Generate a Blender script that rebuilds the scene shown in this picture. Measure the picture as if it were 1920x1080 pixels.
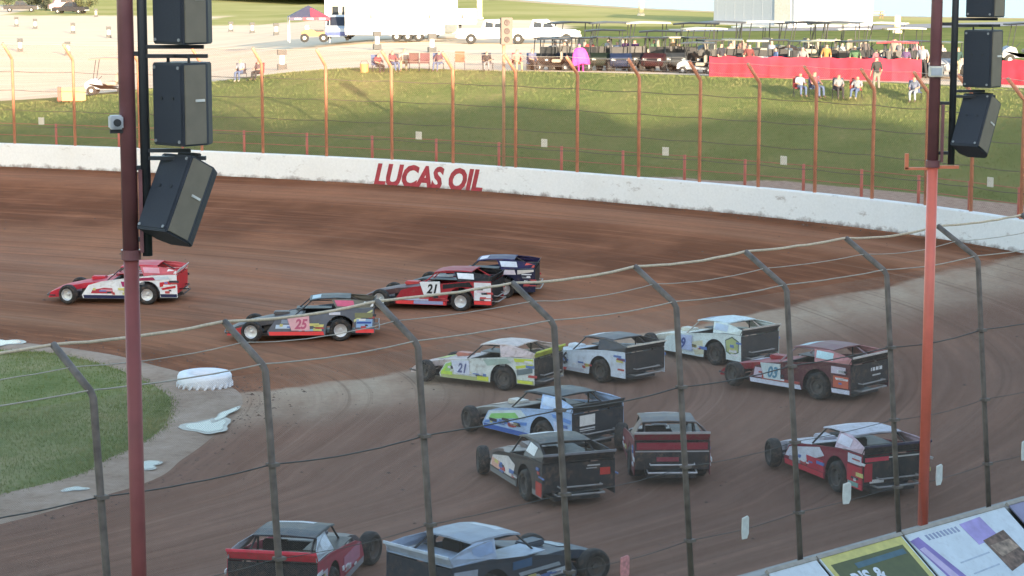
import bpy, bmesh, math, random
import numpy as np
from mathutils import Vector, Matrix
R = math.radians
random.seed(7); RNG = np.random.default_rng(7)
for o in list(bpy.data.objects): bpy.data.objects.remove(o)
SC = bpy.context.scene; COL = SC.collection

# ---------------------------------------------------------------- camera, sky, sun, exposure
cam_d = bpy.data.cameras.new('camera'); cam = bpy.data.objects.new('camera', cam_d); COL.objects.link(cam)
cam.location = (0, 0, 12); cam.rotation_euler = (R(90-8.397), 0, 0)
cam_d.sensor_width = 36; cam_d.lens = 4200/1920*36; cam_d.clip_start = .5; cam_d.clip_end = 6000
SC.camera = cam
SUN_EL, SUN_AZ = R(9), R(20)          # low evening sun behind the grandstand, a little to the right
w = bpy.data.worlds.new('World'); SC.world = w; w.use_nodes = True
nt = w.node_tree; bg = nt.nodes['Background']
sky = nt.nodes.new('ShaderNodeTexSky'); sky.sky_type = 'NISHITA'; sky.sun_disc = False
sky.sun_elevation = SUN_EL; sky.sun_rotation = R(180)-SUN_AZ; sky.air_density = 1.0; sky.dust_density = 1.2; sky.ozone_density = 1.0
nt.links.new(sky.outputs[0], bg.inputs[0]); bg.inputs[1].default_value = .15
sd = bpy.data.lights.new('sun', 'SUN'); sd.energy = 3.2; sd.angle = R(.6); sd.color = (1, .79, .56)
sun = bpy.data.objects.new('sun', sd); COL.objects.link(sun)
to_sun = Vector((math.sin(SUN_AZ)*math.cos(SUN_EL), -math.cos(SUN_AZ)*math.cos(SUN_EL), math.sin(SUN_EL)))
sun.rotation_euler = to_sun.to_track_quat('Z', 'Y').to_euler()
SC.view_settings.view_transform = 'Standard'; SC.view_settings.look = 'None'
SC.view_settings.exposure = 2.25; SC.view_settings.gamma = 1.0
SC.render.filter_size = 1.9

# ---------------------------------------------------------------- track layout (metres)
OUT = [(-34.9,3.0),(-5.6,30.2),(9.5,44.2),(12.7,47.2),(17,52.5),(19.8,59),(20.0,67),(17.6,75.6),(12.8,83.4),(5.2,91.0),
       (-6.3,99.6),(-24.8,108),(-45,114.5),(-70,118),(-100,114),(-120,100),(-125,70),(-110,30),(-85,-2),(-58,-11)]
INN = [(-45.5,14.4),(-16,41.3),(-9.1,49.2),(-7.9,53),(-7.4,57),(-7.3,59.5),(-7.7,61.5),(-8.6,63),(-10.4,65.1),(-12.5,67.4),
       (-16.2,69.8),(-24,74),(-45,82),(-70,88),(-90,86),(-100,78),(-103,62),(-95,42),(-78,22),(-60,9)]
GRS = [(-47,17),(-17,44.2),(-10.9,50),(-9.7,53),(-9.1,55.2),(-9.0,57),(-9.15,58.8),(-9.6,61),(-11.4,64.4),(-13.6,67.0),
       (-16.2,68.2),(-24,72),(-45,80),(-70,86),(-89,84),(-98,77),(-101,62),(-93,43),(-77,24),(-60.5,11.5)]
ZOUT = [.35,.35,.35,.5,1.0,1.5,1.8,2,2,2,2,2,2,2,2,2,2,1.6,.8,.4]
FAR = [0,0,0,.1,.4,.85,1,1,1,1,1,1,1,1,1,1,1,.5,.1,0]
def crom(W, n=14):
    W = np.array(W, float)
    if W.ndim == 1: W = W[:, None]
    N = len(W); out = []
    for i in range(N):
        p0, p1, p2, p3 = W[(i-1) % N], W[i], W[(i+1) % N], W[(i+2) % N]
        for k in range(n):
            t = k/n
            out.append(.5*((2*p1)+(p2-p0)*t+(2*p0-5*p1+4*p2-p3)*t*t+(3*p1-3*p2+p3-p0)*t**3))
    return np.array(out)
def lerp_closed(W, n=14):
    W = np.array(W, float); N = len(W)
    return np.array([W[i]*(1-k/n)+W[(i+1) % N]*k/n for i in range(N) for k in range(n)])
CO, CI, CG = crom(OUT), crom(INN), crom(GRS)
ZO, FW = lerp_closed(ZOUT), lerp_closed(FAR)
NT = len(CO)
TG = np.roll(CO, -1, 0)-np.roll(CO, 1, 0); TG /= np.linalg.norm(TG, axis=1)[:, None]
NRM = np.stack([TG[:, 1], -TG[:, 0]], 1)          # outward normal (curve runs counter-clockwise)
ARC = np.concatenate([[0], np.cumsum(np.linalg.norm(np.diff(CO, axis=0), axis=1))])
NV = 44
def track_pt(i, a):
    p = CO[i]*(1-a)+CI[i]*a
    return np.array([p[0], p[1], ZO[i]*(1-a)**1.7+.04*a])
def sst(a, b, x):
    t = np.clip((x-a)/(b-a), 0, 1); return t*t*(3-2*t)
DIST = [.36,1,2,3,4.5,6,8,10,12,14,16,18,20,22,24,27,31,36,42,50,60,72,86,100,116,135,160,200,260,360,520,800,1400]
def plateau(x, y):
    return 3.1+2.5*sst(-36, -7, x)
def outer_z(i, d, x, y):
    w = FW[i]
    gw = 1.2+4.5*sst(-2, 16, x)*sst(70, 76, y)
    base = ZO[i]+.75
    cr = plateau(x, y)+.35*sst(-20, -8, x)
    a = sst(gw, 21, d)
    a = .35*a+.65*np.clip((d-gw)/(21-gw), 0, 1)
    z = base+(cr-base)*a
    z += (plateau(x, y)-cr)*sst(21, 34, d)
    return w*z+(1-w)*(-.02)
# ---------------------------------------------------------------- helpers
def tag(o, label=None, cat=None, group=None, kind=None):
    if label: o['label'] = label
    if cat: o['category'] = cat
    if group: o['group'] = group
    if kind: o['kind'] = kind
    return o
def empty(name, loc=(0, 0, 0), rz=0, label=None, cat=None, group=None):
    o = bpy.data.objects.new(name, None); COL.objects.link(o); o.location = loc; o.rotation_euler = (0, 0, rz)
    o.empty_display_size = .1
    return tag(o, label, cat, group)
def link(name, me, parent=None):
    o = bpy.data.objects.new(name, me); COL.objects.link(o)
    if parent is not None: o.parent = parent
    return o
class MB:
    def __init__(s): s.v = []; s.f = []; s.m = []
    def add(s, vs, fs, mi=0):
        b = len(s.v); s.v += [tuple(p) for p in vs]
        for f in fs: s.f.append([b+k for k in f]); s.m.append(mi)
        return s
    def box(s, c, d, rz=0, mi=0, M=None):
        x, y, z = d[0]/2, d[1]/2, d[2]/2; vs = []
        cr, sr = math.cos(rz), math.sin(rz)
        for sx, sy, sz in ((-1,-1,-1),(1,-1,-1),(1,1,-1),(-1,1,-1),(-1,-1,1),(1,-1,1),(1,1,1),(-1,1,1)):
            p = (sx*x, sy*y, sz*z)
            if M is not None: p = tuple(M @ Vector(p))
            else: p = (p[0]*cr-p[1]*sr, p[0]*sr+p[1]*cr, p[2])
            vs.append((p[0]+c[0], p[1]+c[1], p[2]+c[2]))
        return s.add(vs, [(3,2,1,0),(4,5,6,7),(0,1,5,4),(1,2,6,5),(2,3,7,6),(3,0,4,7)], mi)
    def tube(s, pts, r, n=8, mi=0, closed=False):
        pts = [Vector(p) for p in pts]; N = len(pts); rings = []
        for i, p in enumerate(pts):
            a = pts[(i-1) % N] if (i > 0 or closed) else p
            b = pts[(i+1) % N] if (i < N-1 or closed) else p
            t = (b-a).normalized(); u = t.cross(Vector((0, 0, 1)))
            if u.length < .05: u = t.cross(Vector((1, 0, 0)))
            u.normalize(); q = t.cross(u); rr = r[i] if isinstance(r, (list, tuple)) else r
            rings.append([p+(u*math.cos(2*math.pi*k/n)+q*math.sin(2*math.pi*k/n))*rr for k in range(n)])
        b0 = len(s.v); vs = [v for g in rings for v in g]; fs = []
        for i in range(N if closed else N-1):
            for k in range(n):
                j = (i+1) % N; fs.append((i*n+k, i*n+(k+1) % n, j*n+(k+1) % n, j*n+k))
        if not closed: fs += [tuple(range(n))[::-1], tuple((N-1)*n+k for k in range(n))]
        return s.add(vs, fs, mi)
    def lathe(s, prof, n=24, axis='z', c=(0, 0, 0), mi=0, close=False):
        vs = []; fs = []; m = len(prof)
        for k in range(n):
            a = 2*math.pi*k/n
            for r, h in prof:
                x, y = r*math.cos(a), r*math.sin(a)
                p = (x, y, h) if axis == 'z' else (x, h, y)
                vs.append((p[0]+c[0], p[1]+c[1], p[2]+c[2]))
        for k in range(n):
            j = (k+1) % n
            for i in range(m if close else m-1):
                i2 = (i+1) % m
                f = (k*m+i, j*m+i, j*m+i2, k*m+i2); fs.append(f if axis == 'z' else f[::-1])
        return s.add(vs, fs, mi)
    def prism(s, poly, fn, t0, t1, mi=0):
        n = len(poly); vs = [fn(a, b, t0) for a, b in poly]+[fn(a, b, t1) for a, b in poly]
        fs = [tuple(range(n))[::-1], tuple(range(n, 2*n))]+[(k, (k+1) % n, n+(k+1) % n, n+k) for k in range(n)]
        return s.add(vs, fs, mi)
    def loft(s, secs, mi=0, cap=True):
        n = len(secs[0]); vs = [p for g in secs for p in g]; fs = []
        for i in range(len(secs)-1):
            for k in range(n): fs.append((i*n+k, i*n+(k+1) % n, (i+1)*n+(k+1) % n, (i+1)*n+k))
        if cap: fs += [tuple(range(n))[::-1], tuple((len(secs)-1)*n+k for k in range(n))]
        return s.add(vs, fs, mi)
    def mesh(s, name, mats, smooth=False, bevel=0, fix=True):
        me = bpy.data.meshes.new(name); me.from_pydata(s.v, [], s.f)
        for m in (mats if isinstance(mats, (list, tuple)) else [mats]): me.materials.append(m)
        me.polygons.foreach_set('material_index', s.m)
        if fix or bevel:
            bm = bmesh.new(); bm.from_mesh(me)
            if bevel: bmesh.ops.bevel(bm, geom=bm.edges[:], offset=bevel, segments=2, affect='EDGES', clamp_overlap=True)
            bmesh.ops.recalc_face_normals(bm, faces=bm.faces[:]); bm.to_mesh(me); bm.free()
        if smooth: me.polygons.foreach_set('use_smooth', [True]*len(me.polygons)); 
        me.update(); return me
    def build(s, name, mats, parent=None, smooth=False, bevel=0, fix=True):
        return link(name, s.mesh(name, mats, smooth, bevel, fix), parent)
MATS = {}
def nodes(name):
    m = bpy.data.materials.new(name); m.use_nodes = True; t = m.node_tree
    return m, t, t.nodes['Principled BSDF']
def mat(col, rough=.6, var=.12, sc=6., metal=0., bump=0., bsc=40., dirt=0., spec=.5, coat=0., name=None):
    key = (tuple(round(c, 4) for c in col), rough, var, sc, metal, bump, bsc, dirt, spec, coat)
    if key in MATS: return MATS[key]
    m, t, b = nodes(name or 'surface'); N = t.nodes.new; L = t.links.new
    tc = N('ShaderNodeTexCoord'); nz = N('ShaderNodeTexNoise'); nz.inputs['Scale'].default_value = sc; nz.inputs['Detail'].default_value = 5
    L(tc.outputs['Object'], nz.inputs['Vector'])
    mr = N('ShaderNodeMapRange'); mr.inputs[1].default_value = .3; mr.inputs[2].default_value = .7
    mr.inputs[3].default_value = 1-var; mr.inputs[4].default_value = 1+var; L(nz.outputs[0], mr.inputs[0])
    mx = N('ShaderNodeVectorMath'); mx.operation = 'SCALE'; mx.inputs[0].default_value = col[:3]; L(mr.outputs[0], mx.inputs['Scale'])
    out = mx.outputs[0]
    if dirt > 0:                      # mud splatter
        n2 = N('ShaderNodeTexNoise'); n2.inputs['Scale'].default_value = 7; n2.inputs['Detail'].default_value = 8; n2.inputs['Roughness'].default_value = .7
        L(tc.outputs['Object'], n2.inputs['Vector'])
        r2 = N('ShaderNodeMapRange'); r2.inputs[1].default_value = .5; r2.inputs[2].default_value = .7; r2.inputs[4].default_value = dirt
        L(n2.outputs[0], r2.inputs[0])
        mm = N('ShaderNodeMix'); mm.data_type = 'RGBA'; L(r2.outputs[0], mm.inputs[0]); L(out, mm.inputs[6]); mm.inputs[7].default_value = (.19, .12, .08, 1)
        out = mm.outputs[2]
    L(out, b.inputs['Base Color'])
    rr = N('ShaderNodeMapRange'); rr.inputs[3].default_value = max(.03, rough-.12); rr.inputs[4].default_value = min(1, rough+.12); L(nz.outputs[0], rr.inputs[0]); L(rr.outputs[0], b.inputs['Roughness'])
    b.inputs['Metallic'].default_value = metal; b.inputs['Specular IOR Level'].default_value = spec
    if coat: b.inputs['Coat Weight'].default_value = coat; b.inputs['Coat Roughness'].default_value = .15
    if bump:
        bn = N('ShaderNodeTexNoise'); bn.inputs['Scale'].default_value = bsc; bn.inputs['Detail'].default_value = 4; L(tc.outputs['Object'], bn.inputs['Vector'])
        bp = N('ShaderNodeBump'); bp.inputs['Strength'].default_value = bump; bp.inputs['Distance'].default_value = .02; L(bn.outputs[0], bp.inputs['Height']); L(bp.outputs[0], b.inputs['Normal'])
    MATS[key] = m; return m
def paint(c, dirt=.5): return mat(c, .5, .1, 4, dirt=dirt, coat=0., spec=.2)
def text_mesh(body, size, m, fn, shear=0., bold=.0, sx=1., align='LEFT'):
    """flat lettering; fn maps text (x, y) to a 3-D point"""
    cu = bpy.data.curves.new('lettering', 'FONT'); cu.body = body; cu.size = size; cu.shear = shear; cu.offset = bold; cu.align_x = align; cu.resolution_u = 3
    o = bpy.data.objects.new('lettering', cu); COL.objects.link(o)
    dg = bpy.context.evaluated_depsgraph_get(); dg.update(); ev = o.evaluated_get(dg); me0 = ev.to_mesh()
    vs = [fn(v.co.x*sx, v.co.y) for v in me0.vertices]; fs = [tuple(p.vertices) for p in me0.polygons]
    ev.to_mesh_clear(); bpy.data.objects.remove(o); bpy.data.curves.remove(cu)
    me = bpy.data.meshes.new('lettering'); me.from_pydata(vs, [], fs); me.materials.append(m); return me

# ---------------------------------------------------------------- ground materials
def ground_nodes(name):
    m, t, b = nodes(name); N = t.nodes.new; L = t.links.new
    geo = N('ShaderNodeNewGeometry')
    return m, t, b, N, L, geo
def ramp(N, stops):
    r = N('ShaderNodeValToRGB'); e = r.color_ramp.elements
    while len(e) < len(stops): e.new(.5)
    for k, (p, c) in enumerate(stops): e[k].position = p; e[k].color = (*c, 1)
    return r
def noise(N, L, vec, sc, det=5, rough=.55, scale3=None):
    n = N('ShaderNodeTexNoise'); n.inputs['Scale'].default_value = sc; n.inputs['Detail'].default_value = det; n.inputs['Roughness'].default_value = rough
    if scale3:
        mp = N('ShaderNodeMapping'); mp.inputs['Scale'].default_value = scale3; L(vec, mp.inputs[0]); vec = mp.outputs[0]
    L(vec, n.inputs['Vector']); return n.outputs[0]
def mixc(N, L, f, a, b, mode='MIX'):
    m = N('ShaderNodeMix'); m.data_type = 'RGBA'; m.blend_type = mode
    for s, v in ((0, f), (6, a), (7, b)):
        if isinstance(v, (int, float)): m.inputs[s].default_value = v
        elif isinstance(v, tuple): m.inputs[s].default_value = (*v, 1)
        else: L(v, m.inputs[s])
    return m.outputs[2]
def mrange(N, L, v, a, b, c=0., d=1., smooth=False):
    m = N('ShaderNodeMapRange'); m.inputs[1].default_value = a; m.inputs[2].default_value = b; m.inputs[3].default_value = c; m.inputs[4].default_value = d
    if smooth: m.interpolation_type = 'SMOOTHSTEP'
    L(v, m.inputs[0]); return m.outputs[0]
def mth(N, L, op, a, b):
    m = N('ShaderNodeMath'); m.operation = op
    for k, v in ((0, a), (1, b)):
        if isinstance(v, (int, float)): m.inputs[k].default_value = v
        else: L(v, m.inputs[k])
    return m.outputs[0]
def clay_material():
    m, t, b, N, L, geo = ground_nodes('racing_clay')
    uv = N('ShaderNodeUVMap'); uv.uv_map = 'lane'; vec = uv.outputs[0]
    sx = N('ShaderNodeSeparateXYZ'); L(vec, sx.inputs[0])
    wob = noise(N, L, vec, 1., 3, .5, (.03, 2.2, 1))
    lane = mth(N, L, 'ADD', sx.outputs[1], mth(N, L, 'MULTIPLY', mth(N, L, 'SUBTRACT', wob, .5), .16))
    rp = ramp(N, [(0, (0.111, 0.050, 0.029)), (.02, (0.151, 0.069, 0.039)), (.045, (0.312, 0.158, 0.098)), (.1, (0.333, 0.162, 0.095)), (.14, (0.202, 0.086, 0.045)), (.22, (0.161, 0.067, 0.037)),
                  (.36, (0.167, 0.073, 0.042)), (.44, (0.303, 0.154, 0.094)), (.56, (0.333, 0.178, 0.117)), (.68, (0.312, 0.175, 0.117)), (.8, (0.242, 0.122, 0.076)), (.9, (0.312, 0.162, 0.098)), (.965, (0.172, 0.075, 0.043)), (1, (0.222, 0.105, 0.066))])
    L(lane, rp.inputs[0])  # first dark ramp stops paint in the shadow line at the wall foot
    st = noise(N, L, vec, 1., 6, .62, (.05, 22, 1)); st2 = noise(N, L, vec, 1., 5, .6, (.22, 60, 1)); pat = noise(N, L, geo.outputs['Position'], .22, 5, .6); fine = noise(N, L, geo.outputs['Position'], 5., 6, .7)
    c = mixc(N, L, mrange(N, L, st, .38, .7, 0, .6), rp.outputs[0], (0.220, 0.085, 0.044))
    c = mixc(N, L, mrange(N, L, st2, .5, .75, 0, .5), c, (0.525, 0.224, 0.121))
    c = mixc(N, L, mrange(N, L, pat, .45, .7, 0, .45), c, (0.472, 0.204, 0.110))
    # greyer clay at turn entry; pale band from marker tyre: dust plus painted-in sunlit mesh
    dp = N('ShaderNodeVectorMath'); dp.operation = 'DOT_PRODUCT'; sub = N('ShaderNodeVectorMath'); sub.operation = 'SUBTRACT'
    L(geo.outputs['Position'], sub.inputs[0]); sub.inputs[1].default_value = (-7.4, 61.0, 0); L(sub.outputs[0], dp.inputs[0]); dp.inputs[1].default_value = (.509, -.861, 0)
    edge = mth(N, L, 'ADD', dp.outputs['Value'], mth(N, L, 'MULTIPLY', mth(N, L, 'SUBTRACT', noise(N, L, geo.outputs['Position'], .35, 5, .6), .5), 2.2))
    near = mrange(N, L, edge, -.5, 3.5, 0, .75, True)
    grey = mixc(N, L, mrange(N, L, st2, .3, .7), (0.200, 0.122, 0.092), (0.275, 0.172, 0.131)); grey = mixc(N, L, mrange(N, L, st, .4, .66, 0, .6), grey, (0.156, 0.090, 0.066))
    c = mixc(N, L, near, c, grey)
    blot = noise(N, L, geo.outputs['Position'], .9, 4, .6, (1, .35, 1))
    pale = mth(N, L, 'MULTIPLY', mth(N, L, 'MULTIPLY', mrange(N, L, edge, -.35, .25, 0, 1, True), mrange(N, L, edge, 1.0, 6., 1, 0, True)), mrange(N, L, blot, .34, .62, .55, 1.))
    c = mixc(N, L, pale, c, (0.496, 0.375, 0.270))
    rut = noise(N, L, vec, 1., 4, .55, (.035, 130, 1)); c = mixc(N, L, mrange(N, L, rut, .56, .66, 0, .4), c, (.13, .075, .052)); c = mixc(N, L, mrange(N, L, rut, .4, .32, 0, .3), c, (.36, .24, .18))
    c = mixc(N, L, mrange(N, L, fine, .3, .75, 0, .3), c, (0.160, 0.098, 0.071))
    L(c, b.inputs['Base Color']); b.inputs['Roughness'].default_value = .85; b.inputs['Specular IOR Level'].default_value = .0
    hs = mth(N, L, 'ADD', mth(N, L, 'MULTIPLY', st, 1.2), mth(N, L, 'ADD', mth(N, L, 'MULTIPLY', fine, .5), st2))
    bp = N('ShaderNodeBump'); bp.inputs['Strength'].default_value = .5; bp.inputs['Distance'].default_value = .06; L(hs, bp.inputs['Height']); L(bp.outputs[0], b.inputs['Normal'])
    return m
def simple_ground(name, stops, sc, sc2, bump=.4, s3=None):
    m, t, b, N, L, geo = ground_nodes(name); P = geo.outputs['Position']
    n1 = noise(N, L, P, sc, 6, .62, s3); n2 = noise(N, L, P, sc2, 5, .65)
    f = mth(N, L, 'ADD', mth(N, L, 'MULTIPLY', n1, .65), mth(N, L, 'MULTIPLY', n2, .35))
    r = ramp(N, stops); L(f, r.inputs[0]); L(r.outputs[0], b.inputs['Base Color'])
    b.inputs['Roughness'].default_value = .9; b.inputs['Specular IOR Level'].default_value = .0
    bp = N('ShaderNodeBump'); bp.inputs['Strength'].default_value = bump; bp.inputs['Distance'].default_value = .05; L(n2, bp.inputs['Height']); L(bp.outputs[0], b.inputs['Normal'])
    return m
GRASS_STOPS = [(.3, (0.093, 0.126, 0.041)), (.45, (0.139, 0.176, 0.060)), (.56, (0.186, 0.201, 0.075)), (.7, (0.287, 0.243, 0.113))]
def terrain_material():
    m, t, b, N, L, geo = ground_nodes('terrain'); P = geo.outputs['Position']
    at = N('ShaderNodeAttribute'); at.attribute_name = 'zone'; sp = N('ShaderNodeSeparateColor'); L(at.outputs['Color'], sp.inputs[0])
    n1 = noise(N, L, P, .3, 6, .62); n2 = noise(N, L, P, 4., 5, .65); n3 = noise(N, L, P, .06, 3)
    f = mth(N, L, 'ADD', mth(N, L, 'MULTIPLY', n1, .6), mth(N, L, 'MULTIPLY', n2, .4))
    g = ramp(N, GRASS_STOPS); L(f, g.inputs[0]); gr = mixc(N, L, mrange(N, L, n3, .45, .65, 0, .35), g.outputs[0], (.16, .15, .06))
    lot = ramp(N, [(.3, (0.621, 0.484, 0.344)), (.5, (0.718, 0.572, 0.418)), (.7, (0.776, 0.642, 0.492))]); L(noise(N, L, P, 1., 5, .6, (.06, .5, 1)), lot.inputs[0])
    gv = ramp(N, [(.3, (0.272, 0.181, 0.135)), (.5, (0.400, 0.275, 0.209)), (.7, (0.496, 0.362, 0.270))]); L(n2, gv.inputs[0])
    def soft(ch): return mrange(N, L, mth(N, L, 'ADD', ch, mth(N, L, 'MULTIPLY', mth(N, L, 'SUBTRACT', n1, .5), .35)), .42, .58)
    gr = mixc(N, L, soft(sp.outputs[2]), gr, mixc(N, L, mrange(N, L, n3, .35, .65), (.3, .3, .11), (.42, .38, .17))); c = mixc(N, L, soft(sp.outputs[0]), gr, gv.outputs[0]); c = mixc(N, L, soft(sp.outputs[1]), c, lot.outputs[0])
    L(c, b.inputs['Base Color']); b.inputs['Roughness'].default_value = .9; b.inputs['Specular IOR Level'].default_value = .0
    bp = N('ShaderNodeBump'); bp.inputs['Strength'].default_value = .5; bp.inputs['Distance'].default_value = .06; L(n2, bp.inputs['Height']); L(bp.outputs[0], b.inputs['Normal'])
    return m
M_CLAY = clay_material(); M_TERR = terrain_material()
M_APRON = simple_ground('apron_dirt', [(.3, (0.230, 0.156, 0.110)), (.5, (0.365, 0.270, 0.204)), (.68, (0.472, 0.360, 0.286))], .5, 5.)
M_GRASS = simple_ground('infield_grass', [(.3, (0.112, 0.146, 0.054)), (.45, (0.186, 0.209, 0.088)), (.58, (0.285, 0.261, 0.136)), (.7, (0.424, 0.313, 0.199))], .35, 5., s3=(1, .5, 1))

# ---------------------------------------------------------------- track, infield, terrain
vs = []; fs = []; uvs = {}
for i in range(NT):
    for j in range(NV+1):
        vs.append(tuple(track_pt(i, j/NV)))
W1 = NV+1
for i in range(NT):
    k = (i+1) % NT
    for j in range(NV): fs.append((i*W1+j, i*W1+j+1, k*W1+j+1, k*W1+j))
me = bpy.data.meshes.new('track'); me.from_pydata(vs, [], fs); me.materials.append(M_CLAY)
uvl = me.uv_layers.new(name='lane'); MID = (CO+CI)/2
arcm = np.concatenate([[0], np.cumsum(np.linalg.norm(np.diff(np.vstack([MID, MID[:1]]), axis=0), axis=1))])
dat = np.zeros((len(fs)*4, 2)); q = 0
for i in range(NT):
    for j in range(NV):
        dat[q:q+4] = [(arcm[i], j/NV), (arcm[i], (j+1)/NV), (arcm[i+1], (j+1)/NV), (arcm[i+1], j/NV)]; q += 4
uvl.data.foreach_set('uv', dat.ravel()); me.polygons.foreach_set('use_smooth', [True]*len(fs))
track = link('racetrack', me); tag(track, kind='structure')
# apron strip and infield grass
vs = []; fs = []
for i in range(NT):
    for j in range(5):
        a = j/4; p = CI[i]*(1-a)+CG[i]*a; vs.append((p[0], p[1], .04+.05*math.sin(math.pi*min(1, a*1.1))))
for i in range(NT):
    k = (i+1) % NT
    for j in range(4): fs.append((i*5+j, i*5+j+1, k*5+j+1, k*5+j))
me = bpy.data.meshes.new('apron'); me.from_pydata(vs, [], fs); me.materials.append(M_APRON); me.polygons.foreach_set('use_smooth', [True]*len(fs))
tag(link('infield_apron', me), kind='structure')
cen = np.array([-60., 50.]); vs = []; fs = []
for i in range(NT):
    for j in range(13):
        a = j/12; p = CG[i]*(1-a)+(cen if j == 12 else cen)*a; vs.append((p[0], p[1], .04+.25*min(1, a*6)))
for i in range(NT):
    k = (i+1) % NT
    for j in range(12): fs.append((i*13+j, i*13+j+1, k*13+j+1, k*13+j) if j < 11 else (i*13+j, i*13+j+1, k*13+j))
me = bpy.data.meshes.new('infield'); me.from_pydata(vs, [], fs); me.materials.append(M_GRASS); me.polygons.foreach_set('use_smooth', [True]*len(fs))
tag(link('infield_grass', me), kind='structure')
# terrain outside the wall: gravel strip, grass bank, pit lot, grass to the horizon
vs = []; fs = []; zone = []
ND = len(DIST)
for i in range(NT):
    for d in DIST:
        x, y = CO[i]+NRM[i]*d; z = float(outer_z(i, d, x, y)); vs.append((x, y, z))
        gw = 1.2+4.5*sst(-2, 16, x)*sst(70, 76, y)
        grav = FW[i]*(1-sst(gw-.3, gw+.5, d)) if d < 12 else 0.
        lot = sst(20, 24, d)*FW[i]*(1-sst(222+45*(1-sst(-20, -8, x)), 245+45*(1-sst(-20, -8, x)), y+1.6*min(0, x+20)))*(1-sst(-2, 12, x)) if y > 40 else 0
        lot = max(lot, float((d < 46)*sst(21, 25, d)*FW[i]*(y > 60))*.75) if x > 0 else lot
        if x < -18: lot *= sst(20+(-18-x)*.25, 26+(-18-x)*.25, d)
        zone.append((float(grav), float(lot), float(sst(205, 222, y)) if d > 40 else 0., 1.))
for i in range(NT):
    k = (i+1) % NT
    for j in range(ND-1): fs.append((i*ND+j+1, i*ND+j, k*ND+j, k*ND+j+1))
me = bpy.data.meshes.new('terrain'); me.from_pydata(vs, [], fs); me.materials.append(M_TERR)
ca = me.color_attributes.new('zone', 'FLOAT_COLOR', 'POINT'); ca.data.foreach_set('color', np.array(zone).ravel())
me.polygons.foreach_set('use_smooth', [True]*len(fs)); tag(link('ground', me), kind='structure')

# ---------------------------------------------------------------- water beyond the pits
def water_material():
    m, t, b, N, L, geo = ground_nodes('water'); b.inputs['Base Color'].default_value = (.16, .28, .36, 1); b.inputs['Roughness'].default_value = .3; b.inputs['Specular IOR Level'].default_value = .12
    n = noise(N, L, geo.outputs['Position'], .6, 4, .6); bp = N('ShaderNodeBump'); bp.inputs['Strength'].default_value = .25; bp.inputs['Distance'].default_value = .3
    L(n, bp.inputs['Height']); L(bp.outputs[0], b.inputs['Normal']); return m
M_WATER = water_material()
shore = [(-8, 370), (0, 346), (7, 318), (16, 288), (29, 260), (45, 245), (70, 232), (130, 225), (220, 260), (220, 620), (-40, 620), (-60, 470)]
MB().add([(x, y, 5.63) for x, y in shore], [tuple(range(len(shore)))]).build('lake', M_WATER, fix=False)['kind'] = 'structure'
bank = []
for k in range(len(shore)):
    a, b_, c_ = Vector(shore[k-1]), Vector(shore[k]), Vector(shore[(k+1) % len(shore)])
    t_ = (c_-a).normalized(); n_ = Vector((t_.y, -t_.x)); bank.append(b_+n_*3.2)
mb = MB(); n = len(shore)
mb.add([(x, y, 5.616) for x, y in shore]+[(p.x, p.y, 5.612) for p in bank], [(k, n+k, n+(k+1) % n, (k+1) % n) for k in range(n)])
M_SHORE = simple_ground('shore_sand', [(.3, (.42, .33, .2)), (.6, (.55, .45, .3))], .1, 2., .1)
tag(mb.build('lake_shore', M_SHORE, fix=False), kind='structure')
mb = MB(); pts = [(14, 196), (30, 199), (36, 204), (60, 222), (110, 236), (110, 246), (58, 232), (34, 214), (28, 207), (14, 203)]
mb.add([(x, y, 5.625) for x, y in pts], [tuple(range(len(pts)))])
tag(mb.build('service_road', mat((.2, .2, .21), .9, .15, .8), fix=False), kind='structure')
# puddles on the apron
def wet_rim(cx, cy, rx, ry, rot, z, seed): puddle(cx, cy, rx*1.3, ry*1.3, rot, z-.004, seed, 'wet_mud', M_WET)
PUDS = [(-7.8, 56.4, .42, .8, .25, .1, 1), (-7.55, 57.9, .13, .7, -.25, .108, 5), (-8.65, 51.9, .26, .36, .3, .1, 2), (-9.9, 49.5, .2, .2, .4, .1, 3), (-15.9, 69.0, .4, .55, 0, .1, 4)]
M_WET = mat((.13, .1, .085), .35, .2, 3)
def puddle(cx, cy, rx, ry, rot, z, seed, nm='puddle', mm=None):
    rr = random.Random(seed); n = 26; mb = MB(); ph = [rr.uniform(0, 6.3) for _ in range(4)]; vs = []
    for k in range(n):
        a = 2*math.pi*k/n; r = 1+.22*math.sin(2*a+ph[0])+.18*math.sin(3*a+ph[1])+.1*math.sin(5*a+ph[2])
        x, y = rx*r*math.cos(a), ry*r*math.sin(a); vs.append((cx+x*math.cos(rot)-y*math.sin(rot), cy+x*math.sin(rot)+y*math.cos(rot), z))
    mb.add(vs, [tuple(range(n))]); o = mb.build(nm, mm or M_PUD, fix=False); tag(o, kind='structure'); return o
M_PUD = mat((.06, .06, .06), .06, .05, 3, spec=.12)
for a_ in PUDS: wet_rim(*a_); puddle(*a_)

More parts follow.
